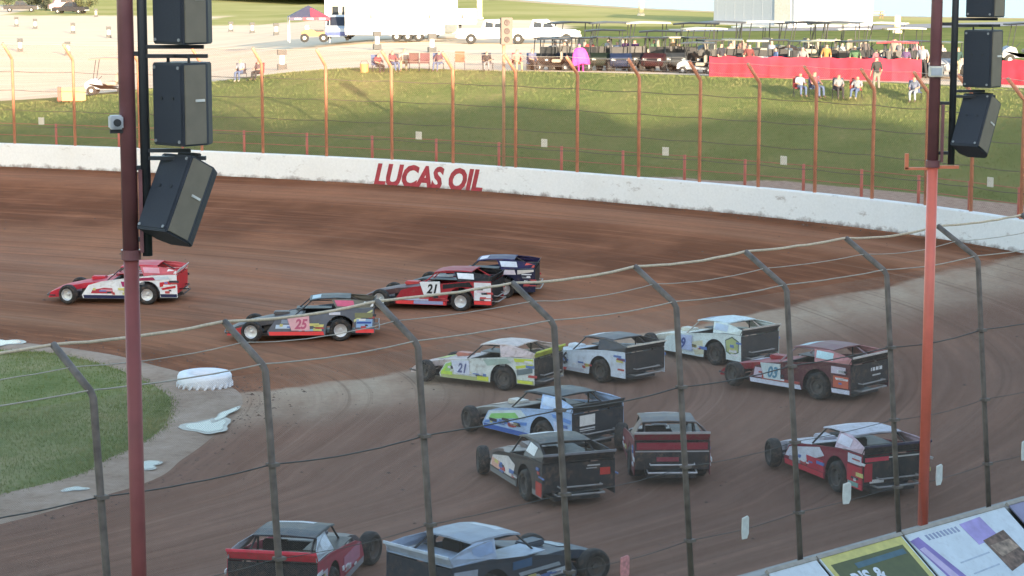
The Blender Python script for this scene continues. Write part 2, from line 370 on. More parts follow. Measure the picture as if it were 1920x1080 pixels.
# ---------------------------------------------------------------- grass blades and clods (uncountable)
def blades(name, pts, hgt, wid, m, label):
    n = len(pts); a = RNG.uniform(0, 6.283, n); h = hgt*RNG.uniform(.5, 1.3, n); lean = RNG.normal(0, .35, (n, 2))
    V = np.zeros((n, 3, 3)); dx = np.cos(a)*wid; dy = np.sin(a)*wid
    V[:, 0] = pts; V[:, 0, 0] -= dx; V[:, 0, 1] -= dy; V[:, 1] = pts; V[:, 1, 0] += dx; V[:, 1, 1] += dy
    V[:, 2] = pts; V[:, 2, 0] += lean[:, 0]*h; V[:, 2, 1] += lean[:, 1]*h; V[:, 2, 2] += h
    V[:, :2, 2] -= .01
    me = bpy.data.meshes.new(name); me.vertices.add(3*n); me.vertices.foreach_set('co', V.ravel()); me.loops.add(3*n); me.loops.foreach_set('vertex_index', np.arange(3*n))
    me.polygons.add(n); me.polygons.foreach_set('loop_start', np.arange(0, 3*n, 3)); me.polygons.foreach_set('loop_total', np.full(n, 3)); me.materials.append(m); me.update(); me.validate()
    return tag(link(name, me), label, 'grass', kind='stuff')
M_BLADE = simple_ground('grass_blades', [(.3, (0.112, 0.154, 0.054)), (.5, (0.174, 0.209, 0.076)), (.7, (0.346, 0.291, 0.151))], .5, 7., .0)
pts = []
while len(pts) < 60000:
    i = RNG.integers(8, 165); a = RNG.random()**1.6*.5; k = i % NT
    p = CG[k]*(1-a)+cen*a
    if p[0] < -26 or not 38 < p[1] < 75: continue
    pts.append((p[0]+RNG.normal(0, .15), p[1]+RNG.normal(0, .15), .04+.25*min(1, a*6)))
blades('infield_grass_blades', np.array(pts), .06, .012, M_BLADE, 'short worn grass covering the infield inside the turn')
pts = []
while len(pts) < 90000:
    i = int(RNG.integers(88, 168)); d = RNG.uniform(2.5, 22); t = RNG.random()
    p = (CO[i]+NRM[i]*d)*(1-t)+(CO[(i+1) % NT]+NRM[(i+1) % NT]*d)*t; gw = 1.4+4.5*float(sst(-2, 16, p[0])*sst(70, 76, p[1]))
    if d < gw: continue
    z = outer_z(i, d, *(CO[i]+NRM[i]*d))*(1-t)+outer_z((i+1) % NT, d, *(CO[(i+1) % NT]+NRM[(i+1) % NT]*d))*t
    pts.append((p[0], p[1], float(z)))
blades('bank_grass_blades', np.array(pts), .07, .02, M_BLADE, 'mown grass covering the bank behind the white wall')
def clods(name, pts, sz, m, label):
    base = np.array([(1, 0, 0), (-1, 0, 0), (0, 1, 0), (0, -1, 0), (0, 0, 1), (0, 0, -1)], float); F = np.array([(0, 2, 4), (2, 1, 4), (1, 3, 4), (3, 0, 4), (2, 0, 5), (1, 2, 5), (3, 1, 5), (0, 3, 5)])
    n = len(pts); s = sz*RNG.lognormal(0, .5, n); J = RNG.uniform(.6, 1.3, (n, 6, 1)); V = pts[:, None, :]+base[None]*J*s[:, None, None]*np.array([1, 1, .6])
    FF = (F[None]+6*np.arange(n)[:, None, None]).reshape(-1, 3)
    me = bpy.data.meshes.new(name); me.from_pydata(V.reshape(-1, 3).tolist(), [], FF.tolist()); me.materials.append(m); return tag(link(name, me), label, 'dirt clods', kind='stuff')
pts = []
for _ in range(4500):
    i = int(RNG.integers(20, 168)); a = abs(RNG.normal(0, .012)) if RNG.random() < .55 else (1-abs(RNG.normal(0, .03)) if RNG.random() < .5 else RNG.random())
    a = min(max(a, .004), .995); t = RNG.random(); p = track_pt(i, a)*(1-t)+track_pt((i+1) % NT, a)*t; pts.append(p)
clods('dirt_clods', np.array(pts), .02, mat((.12, .075, .055), .95, .3, 3), 'loose dirt clods thrown to the edges of the racing surface')

# ---------------------------------------------------------------- far wall with lettering
def wall_material():
    m, t, b, N, L, geo = ground_nodes('whitewashed_concrete'); P = geo.outputs['Position']
    n1 = noise(N, L, P, 1.1, 6, .7, (1, 1, 2.4)); n2 = noise(N, L, P, 9., 5, .7); n3 = noise(N, L, P, .35, 3)
    c = mixc(N, L, mrange(N, L, n2, .3, .7), (.74, .74, .73), (.82, .82, .81))
    c = mixc(N, L, mrange(N, L, n1, .6, .7, 0, .6), c, (.3, .24, .2)); c = mixc(N, L, mrange(N, L, n3, .5, .8, 0, .25), c, (.6, .55, .48))
    # mud thrown up along the foot of the wall
    sz = N('ShaderNodeSeparateXYZ'); L(P, sz.inputs[0]); hh = mth(N, L, 'ADD', sz.outputs[2], mth(N, L, 'MULTIPLY', mth(N, L, 'SUBTRACT', noise(N, L, P, 2.2, 5, .7), .5), .7))
    c = mixc(N, L, mrange(N, L, hh, 1.95, 2.14, .8, 0), c, (.15, .1, .08))
    L(c, b.inputs['Base Color']); b.inputs['Roughness'].default_value = .7; bp = N('ShaderNodeBump'); bp.inputs['Strength'].default_value = .3; bp.inputs['Distance'].default_value = .03; L(n2, bp.inputs['Height']); L(bp.outputs[0], b.inputs['Normal']); return m
def wall_run(i0, i1, top, low, thick, fill=None):
    secs = []
    for i in range(i0, i1+1):
        k = i % NT; a = CO[k]; b = CO[k]+NRM[k]*thick; zt = ZO[k]+top if fill is None else fill
        e = .04
        secs.append([(a[0], a[1], ZO[k]-low), (a[0], a[1], zt-e), (a[0]+NRM[k][0]*e, a[1]+NRM[k][1]*e, zt), (b[0]-NRM[k][0]*e, b[1]-NRM[k][1]*e, zt), (b[0], b[1], zt-e), (b[0], b[1], ZO[k]-low)])
    return MB().loft(secs)
fw = wall_run(58, 232, 1.12, .5, .34).build('concrete_wall', wall_material())
tag(fw, 'long curving whitewashed concrete wall round the outside of the turn', 'wall')
def wall_pt(s, h, off):
    """s metres along the outer curve from index 0, h above the wall foot"""
    i = int(np.searchsorted(ARC, s)-1); t = (s-ARC[i])/(ARC[i+1]-ARC[i]); p = CO[i]*(1-t)+CO[i+1]*t; n = NRM[i]*(1-t)+NRM[i+1]*t
    return (p[0]-n[0]*off, p[1]-n[1]*off, ZO[i]*(1-t)+ZO[i+1]*t+h)
s0 = ARC[139]+.9*(ARC[140]-ARC[139]); s1 = ARC[134]+.7*(ARC[135]-ARC[134])
me = text_mesh('LUCAS OIL', 1.32, mat((.36, .035, .05), .6, .25, 5, dirt=.35), lambda x, y: wall_pt(s0-x, -.02+y, .006), shear=.32, bold=.06)
L_ = max((v.co-Vector(wall_pt(s0, 0, 0))).length for v in me.vertices); kx = (s0-s1)/L_
me = text_mesh('LUCAS OIL', 1.32, mat((.36, .035, .05), .6, .25, 5, dirt=.35), lambda x, y: wall_pt(s0-x*kx, -.02+y, .006), shear=.3, bold=.06)
link('lettering', me, fw)['label'] = 'large slanted dark red letters painted on the white wall'

# ---------------------------------------------------------------- grandstand behind the camera (its shade lies over the track)
FE, FN = np.array([.7333, .6799]), np.array([.6799, -.7333]); FO = np.array([-5.6, 30.2])
def fpt(s, d, z): p = FO+FE*s+FN*d; return (float(p[0]), float(p[1]), z)
FROT = math.atan2(FE[1], FE[0])
gs = empty('grandstand', fpt(-20, 24, 0), FROT, 'tall grandstand with stepped seating and glazed suites facing the track', 'grandstand')
mb = MB(); n = 20
for k in range(n):
    d0 = -15+k*1.0; z1 = 1.2+k*.47
    mb.box((-5, -(d0+.5), z1/2), (112, 1.0, z1)); mb.box((-5, -(d0+.3), z1+.22), (112, .3, .05), mi=1)
mb.build('seating', [mat((.35, .34, .33), .8), mat((.45, .46, .48), .5, metal=.6)], gs)
def suite(s0, s1, top, name):
    mb = MB(); c = (s0+s1)/2; mb.box((c, -13, top/2), (s1-s0, 7.4, top), mi=0)
    o = mb.build('suite_block', mat((.4, .4, .42), .7), gs)
    g = MB(); nn = int((s1-s0)/3)
    for k in range(nn):
        for zz in (13.4, 16.4):
            if zz+1.2 < top-.3: g.box((s0+(k+.5)*(s1-s0)/nn, -9.28, zz), ((s1-s0)/nn-.4, .06, 1.5))
    g.build('window', mat((.03, .04, .05), .08, .05), o)
suite(-75, 26, 22.6, 'a'); suite(26.01, 42, 20.4, 'b'); suite(42.01, 52, 18.0, 'c'); suite(52.01, 88, 16.2, 'd')  # unseen blocks; tops stepped to shape the shade edge on the bank

# ---------------------------------------------------------------- near wall, catch fence, tags, boards
M_CONC = mat((.36, .35, .33), .85, .15, 2, bump=.2)
nw = wall_run(232, NT+58, 1, .5, .34, fill=1.0).build('concrete_wall', M_CONC)
tag(nw, 'low grey concrete wall under the tall fence along the front straight', 'wall')
M_POST = mat((.17, .14, .12), .65, .3, 5, bump=.1, spec=.2); M_CABLE = mat((.1, .095, .09), .6, metal=.4); M_ROPE = mat((.62, .5, .36), .8, .15, 20); M_WIRE = mat((.3, .28, .26), .6, metal=.2); M_PALE = mat((.42, .37, .31), .7)
M_FWIRE = mat((.34, .18, .12), .7)
M_NWIRE = mat((.24, .2, .165), .7)
FA, FB, FNI = np.array([-5.79, 30.4]), np.array([2.16, 2.01]), np.array([-.68, .733])
def fence_pt(k, z, off=0.):
    q = FA+FB*k
    if z <= 6.05: q = q-FNI*.45*(6.05-z)/5.05
    else: q = q+FNI*(z-6.05)/.55
    q = q+FNI*off; return (float(q[0]), float(q[1]), float(z))
nf = empty('catch_fence', fence_pt(0, 1.0), 0, 'tall catch fence of dark bent posts strung with cables before the stand', 'fence')
def child(o, parent):                # keep world placement under a translated root
    o.parent = parent; o.matrix_parent_inverse = Matrix.Translation(parent.location).inverted(); return o
K0, K1 = -3, 12; CLAMP = None
for k in range(K0, K1+1):
    o = MB().tube([fence_pt(k, 1.0), fence_pt(k, 3.5), fence_pt(k, 5.98), fence_pt(k, 6.07, .03), fence_pt(k, 6.6)], .054, 10).build('post', M_POST, smooth=True); child(o, nf)
    for zz in (1.9, 3.2, 4.6):
        if CLAMP is None: CLAMP = MB().box((0, 0, 0), (.16, .15, .05)).mesh('clamp', M_POST)
        o = link('clamp', CLAMP); o.location = fence_pt(k, zz, -.02); o.rotation_euler = (0, 0, FROT); child(o, nf)
def run(off_z, r, m, sag, name, jit=0., n=10):
    pts = []
    for k in range(K0, K1):
        for j in range(n):
            t = j/n; a, b = np.array(fence_pt(k, off_z)), np.array(fence_pt(k+1, off_z)); p = a*(1-t)+b*t; p[2] -= sag*4*t*(1-t)*(1+.5*math.sin(k*2.3)); p[2] += jit*RNG.normal(); pts.append(tuple(p))
    child(MB().tube(pts, r, 6).build(name, m, smooth=True), nf)
run(6.6, .024, M_ROPE, .05, 'top_cable', .004); run(6.34, .008, M_PALE, .06, 'cable', .003); run(6.08, .011, M_PALE, .04, 'cable', .002)
for zz, cr in ((4.6, .011), (3.2, .006), (1.9, .006)): run(zz, cr, M_CABLE, .05, 'cable', .003)
def wire_mesh(P00, P10, zlo, zhi, ptf, length, height, pitch, r, name, m, parent):
    mb = MB(); n = int((length+height)/pitch)
    for sgn in (1, -1):
        for i in range(n):
            u0 = -height+i*pitch; a, b = (u0, 0), (u0+height, height)
            if a[0] < 0: a = (0, -u0)
            if b[0] > length: b = (length, length-u0)
            if b[0]-a[0] < .05: continue
            if sgn < 0: a, b = (length-a[0], a[1]), (length-b[0], b[1])
            pa, pb = ptf(*a), ptf(*b)
            steps = max(1, int(abs(b[0]-a[0])/3)) if name == 'far_mesh' else 1
            mb.tube([ptf(a[0]+(b[0]-a[0])*q/steps, a[1]+(b[1]-a[1])*q/steps) for q in range(steps+1)], r, 3)
    o = mb.build('chain_link_mesh', m, fix=False); child(o, parent); o['kind'] = 'stuff'; return o
SP = float(np.hypot(*FB))
wire_mesh(0, 0, 0, 0, lambda u, h: fence_pt(K0+u/SP, 1.02+h), (K1-K0)*SP, 4.95, .032, .0011, 'near_mesh', M_NWIRE, nf)
M_TAG = mat((.75, .74, .7), .6, .1, 10)
for (k, z, tw) in [(4.47, 1.9, .1), (5.45, 2.05, -.12), (6.42, 1.95, .05), (7.4, 2.0, .1), (3.42, 1.75, 0)]:
    p = fence_pt(k, z, -.09); rr = random.Random(int(k*10)); mb = MB()
    poly = [(-.09, -.2), (.05, -.21), (.1, -.12), (.1, .17), (.06, .21), (-.1, .19), (-.11, -.05)]
    mb.prism(poly, lambda a, b, t: (a*math.cos(FROT+tw)+t*math.sin(FROT), a*math.sin(FROT+tw)-t*math.cos(FROT), b), -.012, .012)
    o = mb.build('paper_notice', M_TAG, bevel=.004) if k > 3.5 else mb.build('paper_notice', mat((.7, .3, .3), .6, .3, 14), bevel=.004); o.location = p
    tag(o, 'small white notice hung on the wires of the near catch fence' if k > 3.5 else 'small pink notice hung on the wires of the near catch fence', 'notice', 'notices on the near catch fence')
# advertising boards leaning outward from the wall top
def brd(k, a, lift=0.):
    q = FA+FB*k-FNI*(.45+.19+a*.82); return Vector((float(q[0]), float(q[1]), 1.02-a*.62))+Vector((0, 0, 1))*lift
def board(k0, k1, base, label, art):
    root = empty('advertising_board', brd(k0, 0), 0, label, 'sign', 'boards along the front wall')
    nrm = (brd(k1, 0)-brd(k0, 0)).cross(brd(k0, 1)-brd(k0, 0)).normalized(); nrm = nrm if nrm.z > 0 else -nrm
    def pt(x, y, o=0): return brd(k0+(k1-k0)*x, y)+nrm*o
    def panel(name, poly, m, o0, o1, par): 
        ob = MB().prism(poly, lambda a, b, t: tuple(pt(a, b, t)), o0, o1).build(name, m); child(ob, root); return ob
    p = panel('panel', [(0, 0), (1, 0), (1, 2.2), (0, 2.2)], base, -.03, 0, root)
    panel('top_rail', [(-.01, -.06), (1.01, -.06), (1.01, .02), (-.01, .02)], M_PALE, -.05, .025, root)
    art(panel, pt, root)
    return root
WB = mat((.74, .78, .8), .5, .06, 3, dirt=.15)
def art_yellow(panel, pt, root):
    Y = mat((.68, .6, .2), .6); D = mat((.13, .14, .06), .6); Wt = mat((.8, .82, .85), .6)
    panel('border', [(.015, .02), (.985, .02), (.985, .2), (.015, .2)], Y, .002, .006, root); panel('border', [(.93, .2), (.985, .2), (.985, 2.15), (.93, 2.15)], Y, .002, .006, root); panel('border', [(.015, .2), (.06, .2), (.06, 2.15), (.015, 2.15)], Y, .002, .006, root)
    panel('field', [(.06, .2), (.93, .2), (.93, 2.15), (.06, 2.15)], D, .001, .004, root)
    panel('stripe', [(.3, .3), (.9, .28), (.9, .4), (.3, .42)], mat((.1, .17, .2), .6), .004, .007, root)
    for t, x, y, sz, m in (("R'S &", .16, .78, .42, Wt), ("INT", .5, 1.2, .42, Y)):
        me = text_mesh(t, sz, m, lambda a, b: tuple(pt(x+a/2.55, y-b*.98, .0105)), bold=.015); o = link('lettering', me); child(o, root)
def art_white(panel, pt, root):
    Pu = mat((.3, .22, .5), .6, .25, 2); Bl = mat((.4, .5, .75), .6); Br = mat((.22, .14, .1), .7, .5, 9)
    panel('stripe', [(.0, .18), (.09, .14), (.3, 2.1), (.12, 2.1)], Pu, .002, .006, root); panel('stripe', [(.02, .4), (.07, .38), (.19, 1.6), (.12, 1.6)], mat((.62, .5, .68), .6), .006, .009, root)
    panel('picture', [(.5, .12), (.72, .08), (.74, .6), (.52, .66)], mat((.45, .36, .66), .6, .2, 3), .002, .006, root)
    panel('picture', [(.58, .6), (.82, .5), (.84, 1.25), (.6, 1.4)], Br, .006, .009, root)
    panel('picture', [(.6, .75), (.8, .72), (.83, .95), (.62, 1.05)], mat((.4, .28, .2), .7, .5, 8), .009, .012, root)
    for k in range(9): x = .15+k*.036; panel('bar', [(x, .14), (x+.02, .14), (x+.026, .27), (x+.006, .27)], mat((.35, .38, .5), .6), .002, .005, root)
    panel('text_line', [(.25, .9), (.55, .86), (.55, .89), (.25, .93)], mat((.5, .55, .62), .6), .002, .005, root)
    panel('text_line', [(.28, 1.2), (.55, 1.16), (.55, 1.19), (.28, 1.23)], mat((.5, .55, .62), .6), .002, .005, root)
def art_plain(panel, pt, root):
    panel('stripe', [(.0, .6), (1, .6), (1, .72), (0, .72)], mat((.35, .4, .5), .6), .002, .005, root)
board(4.62, 5.07, WB, 'plain white board leaning against the front wall beside the yellow bordered board', art_plain)
board(5.1, 5.94, WB, 'dark olive board with a yellow border leaning on the front wall', art_yellow)
board(5.97, 7.08, WB, 'white board with purple stripe and a brown picture leaning on the front wall', art_white)
board(7.14, 8.2, mat((.32, .3, .42), .6, .15, 2), 'grey purple board leaning on the front wall beyond the white one', art_plain)

# ---------------------------------------------------------------- red poles with loudspeakers
M_MAROON = mat((.19, .075, .08), .4, .12, 3, dirt=.1); M_RED = mat((.25, .075, .07), .5, .1, 3, dirt=.1, spec=.25); M_RED_SUNLIT = mat((.74, .17, .115), .4, .08, 3, dirt=.06, spec=.4)  # lower tubes redder than the tops; right one's sunlit stretch is painted in
M_BLACK = mat((.028, .03, .034), .55, .2, 6); M_SPK = mat((.045, .05, .062), .6, .15, 5, bump=.1, bsc=120); M_SPK_LIT = mat((.2, .17, .125), .65, .1, 4); M_GREY = mat((.45, .47, .5), .5)
def pole(x, y, zb, low, label):
    root = empty('speaker_pole', (x, y, zb), 0, label, 'pole', 'red poles by the fence')
    h = 8.13-zb
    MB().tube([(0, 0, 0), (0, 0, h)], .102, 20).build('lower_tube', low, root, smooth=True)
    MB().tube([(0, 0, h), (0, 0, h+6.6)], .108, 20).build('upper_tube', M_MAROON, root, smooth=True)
    MB().lathe([(.1, h-.1), (.135, h-.1), (.135, h+.03), (.1, h+.03)], 20).build('collar', M_MAROON, root)
    mb = MB(); mb.box((.16, 0, h+.55), (.05, .16, 1.1)); mb.build('gusset', M_MAROON, root)
    return root, h
SPK_ROT = R(50)
def speaker(loc, tilt, label, proto=[None]):
    root = empty('loudspeaker', loc, SPK_ROT, label, 'loudspeaker', 'loudspeakers on the red poles')
    if proto[0] is None:
        d = {}
        b = MB(); b.prism([(-.29, -.3), (.29, -.3), (.31, .12), (.2, .3), (-.2, .3), (-.31, .12)], lambda a, c, t: (c, a, t), -.54, .54); d['cabinet'] = b.mesh('cabinet', [M_SPK], bevel=.015)
        g = MB(); g.box((-.306, 0, 0), (.016, .54, 1.02)); d['grille'] = g.mesh('grille', [mat((.038, .043, .055), .75, .2, 60, bump=.5, bsc=200)], bevel=.004)
        sd = MB(); sd.box((-.09, -.303, 0), (.36, .022, 1.03)); d['lit_side'] = sd.mesh('lit_side', [M_SPK_LIT], bevel=.004)  # olive plate on one side only: sunlit side face painted in
        h = MB(); h.box((-.02, -.318, .05), (.16, .02, .035)); d['handle'] = h.mesh('handle', [mat((.7, .68, .62), .4)], bevel=.004)
        for q, (yy, zz) in enumerate(((-.23, .48), (.23, .48), (-.23, -.48), (.23, -.48), (.1, .08), (-.12, .08))):
            e = MB(); e.lathe([(0.001, -.008), (.022, -.008), (.022, .008), (.001, .008)], 10, 'y'); me = e.mesh('bolt', [mat((.3, .3, .3), .4) if q < 4 else M_BLACK]); d['bolt%d' % q] = (me, (-.318, yy, zz))
        y = MB(); y.tube([(-.1, -.2, .5), (-.1, -.2, .62), (-.1, .2, .62), (-.1, .2, .5)], .025, 6); d['yoke'] = y.mesh('yoke', [M_BLACK])
        proto[0] = d
    for nme, me in proto[0].items():
        if nme.startswith('bolt'): o = link('bolt', me[0], root); o.location = me[1]; o.rotation_euler = (0, 0, R(90))
        else: link(nme, me, root)
    root.rotation_euler = (0, tilt, SPK_ROT); return root
for (px, py, pz, low, sx, lab, side) in [(-5.06, 29.5, 0, M_RED, (-4.84, -4.30), 'maroon pole with a grey camera box, hung with loudspeakers', 'maroon pole with the grey camera box'), (8.05, 42.75, 1.0, M_RED_SUNLIT, (8.40, 8.98), 'red pole with orange bracket standing on the wall by the boards', 'red pole by the leaning boards')]:
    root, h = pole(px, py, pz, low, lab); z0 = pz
    dx = sx[0]-px
    mb = MB(); mb.tube([(dx, 0, h-.05), (dx, 0, h+5.5)], .066, 12); mb.build('mast', M_BLACK, root, smooth=True)
    for zz in (8.3, 9.25, 10.75, 12.3): MB().box((dx/2, 0, zz-z0), (dx, .06, .06)).build('standoff', M_BLACK, root)
    for zz, wd in ((10.72, .85), (10.84, .8), (9.38, .8), (9.48, .6), (12.1, .8)):
        MB().box((dx+wd/2, 0, zz-z0), (wd, .09, .05)).build('bracket', M_BLACK, root)
    speaker((sx[1]+.02, py, 11.42), 0, 'upper loudspeaker on the '+side); speaker((sx[1], py, 10.1), 0, 'middle loudspeaker hanging upright on the '+side)
    speaker((sx[1]-.1, py, 8.82), R(27), 'lowest loudspeaker tilted down on the '+side)
    if px < 0:
        b = empty('camera_box', (px-.14, py-.1, 9.86), R(20), 'small pale grey camera box strapped to the maroon pole', 'camera')
        MB().box((0, 0, 0), (.17, .2, .18)).build('housing', M_GREY, b, bevel=.02); MB().lathe([(.001, -.14), (.05, -.14), (.05, -.09), (.001, -.09)], 12, 'y').build('lens', M_BLACK, b); MB().box((.02, 0, -.12), (.2, .05, .05)).build('mount', M_BLACK, b)
    else:
        b = empty('junction_box', (px-.02, py-.17, 9.86), 0, 'white junction box on the red pole by the boards', 'box')
        MB().box((0, 0, 0), (.26, .14, .2)).build('housing', mat((.75, .7, .6), .5), b, bevel=.015); MB().box((0, -.075, 0), (.2, .01, .14)).build('lid', M_GREY, b)
        mb = MB(); mb.box((-.28, 0, 8.0-z0), (.5, .06, .05)); mb.box((-.5, 0, 8.14-z0), (.07, .06, .3)); mb.box((.3, 0, 8.03-z0), (.4, .06, .06)); mb.build('bracket', mat((.7, .2, .1), .5), root)

# ---------------------------------------------------------------- far catch fence on the white wall
FT = [170, 167.6, 165.2, 162.9, 160.5, 158.2, 155.9, 153.45, 151.2, 148.85, 146.6, 144.35, 141.9, 139.15, 136.3, 133.1, 129.7, 126.2, 122.6, 118.85, 115.0, 110.95, 106.95, 103.35, 99.15, 95.2, 91.1, 87, 82.8]
def cpt(t):
    i = int(t); a = t-i; p = CO[i]*(1-a)+CO[i+1]*a; n_ = NRM[i]*(1-a)+NRM[i+1]*a; return p, n_, ZO[i]*(1-a)+ZO[i+1]*a
M_FPOST = mat((.58, .24, .14), .6, .15, 4); M_FCAB = mat((.12, .1, .09), .7)
ff = empty('catch_fence', (-.4, 95.9, 3.1), 0, 'far catch fence of orange bent posts standing on the white wall', 'fence')
BZ = 7.2
def far_pt(t, z, off=0.):
    p, n_, zo = cpt(t); d = .17+off
    if z > BZ: d -= (z-BZ)/.75*.75
    q = p+n_*d; return (float(q[0]), float(q[1]), float(z))
for t in FT:
    p, n_, zo = cpt(t)
    o = MB().tube([far_pt(t, zo+1.1), far_pt(t, BZ-.05), far_pt(t, BZ+.02, -.02), far_pt(t, BZ+.75)], .07, 8).build('post', M_FPOST, smooth=True); child(o, ff)
def frun(z, r, m):
    pts = []
    for a, b in zip(FT[:-1], FT[1:]):
        for j in range(4): p = list(far_pt(a+(b-a)*j/4, z)); p[2] -= .05*math.sin(math.pi*j/4); pts.append(tuple(p))
    child(MB().tube(pts, r, 5).build('cable', m, smooth=True), ff)
for z in (4.0, 4.75, 5.7, 6.6): frun(z, .014, M_FCAB)
frun(BZ+.75, .012, M_PALE); frun(BZ+.35, .008, M_PALE)
FARC = np.cumsum([0]+[math.dist(far_pt(a, 3)[:2], far_pt(b, 3)[:2]) for a, b in zip(FT[:-1], FT[1:])])
def far_mesh(u, h):
    i = min(int(np.searchsorted(FARC, u, side='right')-1), len(FT)-2); a = (u-FARC[i])/(FARC[i+1]-FARC[i]); return far_pt(FT[i]+(FT[i+1]-FT[i])*a, 3.14+h, .0)
wire_mesh(0, 0, 0, 0, far_mesh, float(FARC[-1])-.01, 4.75, .1, .003, 'far_mesh', M_FWIRE, ff)
for t in (152.4, 137.9, 131.5, 124.6, 117.1, 101.7):
    p, n_, zo = cpt(t); q = far_pt(t, 4.25, -.06); o = MB().box((0, 0, 0), (.32, .025, .34)).build('fence_plate', mat((.72, .7, .6), .6, .1, 8), bevel=.004)
    o.location = q; o.rotation_euler = (0, 0, math.atan2(-n_[0], n_[1])); tag(o, 'small white square plate on the far orange catch fence', 'plate', 'white plates on the far catch fence')
gr = empty('guard_rail', far_pt(140, 2.8, 1.0), 0, 'low red pipe rail along the foot of the grass bank', 'rail'); M_RAIL = mat((.46, .12, .09), .6, .12, 4)
mid = [(a+b)/2 for a, b in zip(FT[:-1], FT[1:])]
for t in mid: child(MB().tube([far_pt(t, 2.7, 1.0), far_pt(t, 4.05, 1.0)], .06, 8).build('post', M_RAIL, smooth=True), gr)
for z in (4.0, 3.45): child(MB().tube([far_pt(t, z, 1.0) for t in np.arange(FT[0], FT[-1], -1.)], .016, 6).build('rail', M_RAIL, smooth=True), gr)
p, n_, zo = cpt(133.75); sg = empty('signal_light', (float(p[0]+n_[0]*.2), float(p[1]+n_[1]*.2), 3.1), R(15), 'brown track signal box on a tall tan post above the white wall', 'signal')
MB().tube([(0, 0, 0), (0, 0, 6.3)], .07, 10).build('post', mat((.42, .25, .15), .6), sg, smooth=True)
bx = MB().box((.07, -.16, 5.8), (.5, .26, 1.14)).build('housing', mat((.16, .12, .1), .6), sg, bevel=.02)
for k in range(3): MB().lathe([(.001, -.02), (.12, -.02), (.14, .03), (.001, .03)], 16, 'y', (.07, -.3, 5.44+k*.36)).build('lens', mat((.05, .03, .03), .25), bx)

# ---------------------------------------------------------------- dirt modified race cars
C_WHITE, C_RED, C_BLACK, C_NAVY = (.72, .73, .74), (.5, .03, .04), (.02, .021, .024), (.02, .025, .07)
M_TYRE = mat((.022, .021, .02), .85, .25, 8, dirt=.6, bump=.3); M_RIM = mat((.62, .63, .64), .35, .1, 6, metal=.5, dirt=.3); M_FRAME = mat((.03, .03, .033), .5, .2, 6, dirt=.4); M_INT = mat((.03, .028, .027), .8)
def arc(cx, cz, r, a0, a1, n=12): return [(cx+r*math.cos(R(a0+(a1-a0)*k/n)), cz+r*math.sin(R(a0+(a1-a0)*k/n))) for k in range(n+1)]
SIDE = [(.95, .2), (.98, .32), (.72, .64), (.3, .79), (-.6, .92), (-1.5, 1.02), (-2.34, 1.05), (-2.34, .27)]+arc(-1.3, .35, .46, -8, 188)[:0]
SIDE = [(-.82, .2), (.93, .2), (.98, .32), (.74, .66), (.3, .79), (-.6, .92), (-1.5, 1.02), (-2.34, 1.05), (-2.36, .26), (-1.76, .26)]+arc(-1.3, .36, .46, 168, 12, 11)
SAIL = [(-1.2, 1.0), (-1.02, 1.3), (-1.5, 1.31), (-2.0, 1.27), (-2.36, 1.2), (-2.36, 1.06), (-1.7, 1.045)]
def wheel_meshes():
    out = {}
    for nme, r, w_ in (('front', .335, .26), ('rear', .35, .36)):
        t = MB(); h = w_/2; t.lathe([(.2, -h+.03), (.25, -h), (r-.05, -h), (r-.01, -h+.04), (r, -h+.08), (r, h-.08), (r-.01, h-.04), (r-.05, h), (.25, h), (.2, h-.03)], 28, 'y', close=True); tm = t.mesh('tyre', [M_TYRE], smooth=False)
        g = MB(); g.lathe([(.205, h-.015), (.19, h-.02), (.175, h-.1), (.06, h-.12), (.055, h-.06), (.001, h-.055)], 24, 'y'); g.lathe([(.205, -h+.015), (.19, -h+.02), (.175, -h+.1), (.001, -h+.12)], 24, 'y'); g.lathe([(.205, h-.015), (.205, -h+.015)], 24, 'y')
        for k in range(5): a = 2*math.pi*k/5; g.box((.11*math.cos(a), h-.11, .11*math.sin(a)), (.03, .02, .03))
        out[nme] = (tm, g.mesh('rim', [M_RIM]))
    return out
WHEELS = wheel_meshes()
def quad(x0, z0, x1, z1, sk=0.): return [(x0, z0), (x0+sk, z1), (x1+sk, z1), (x1, z0)]
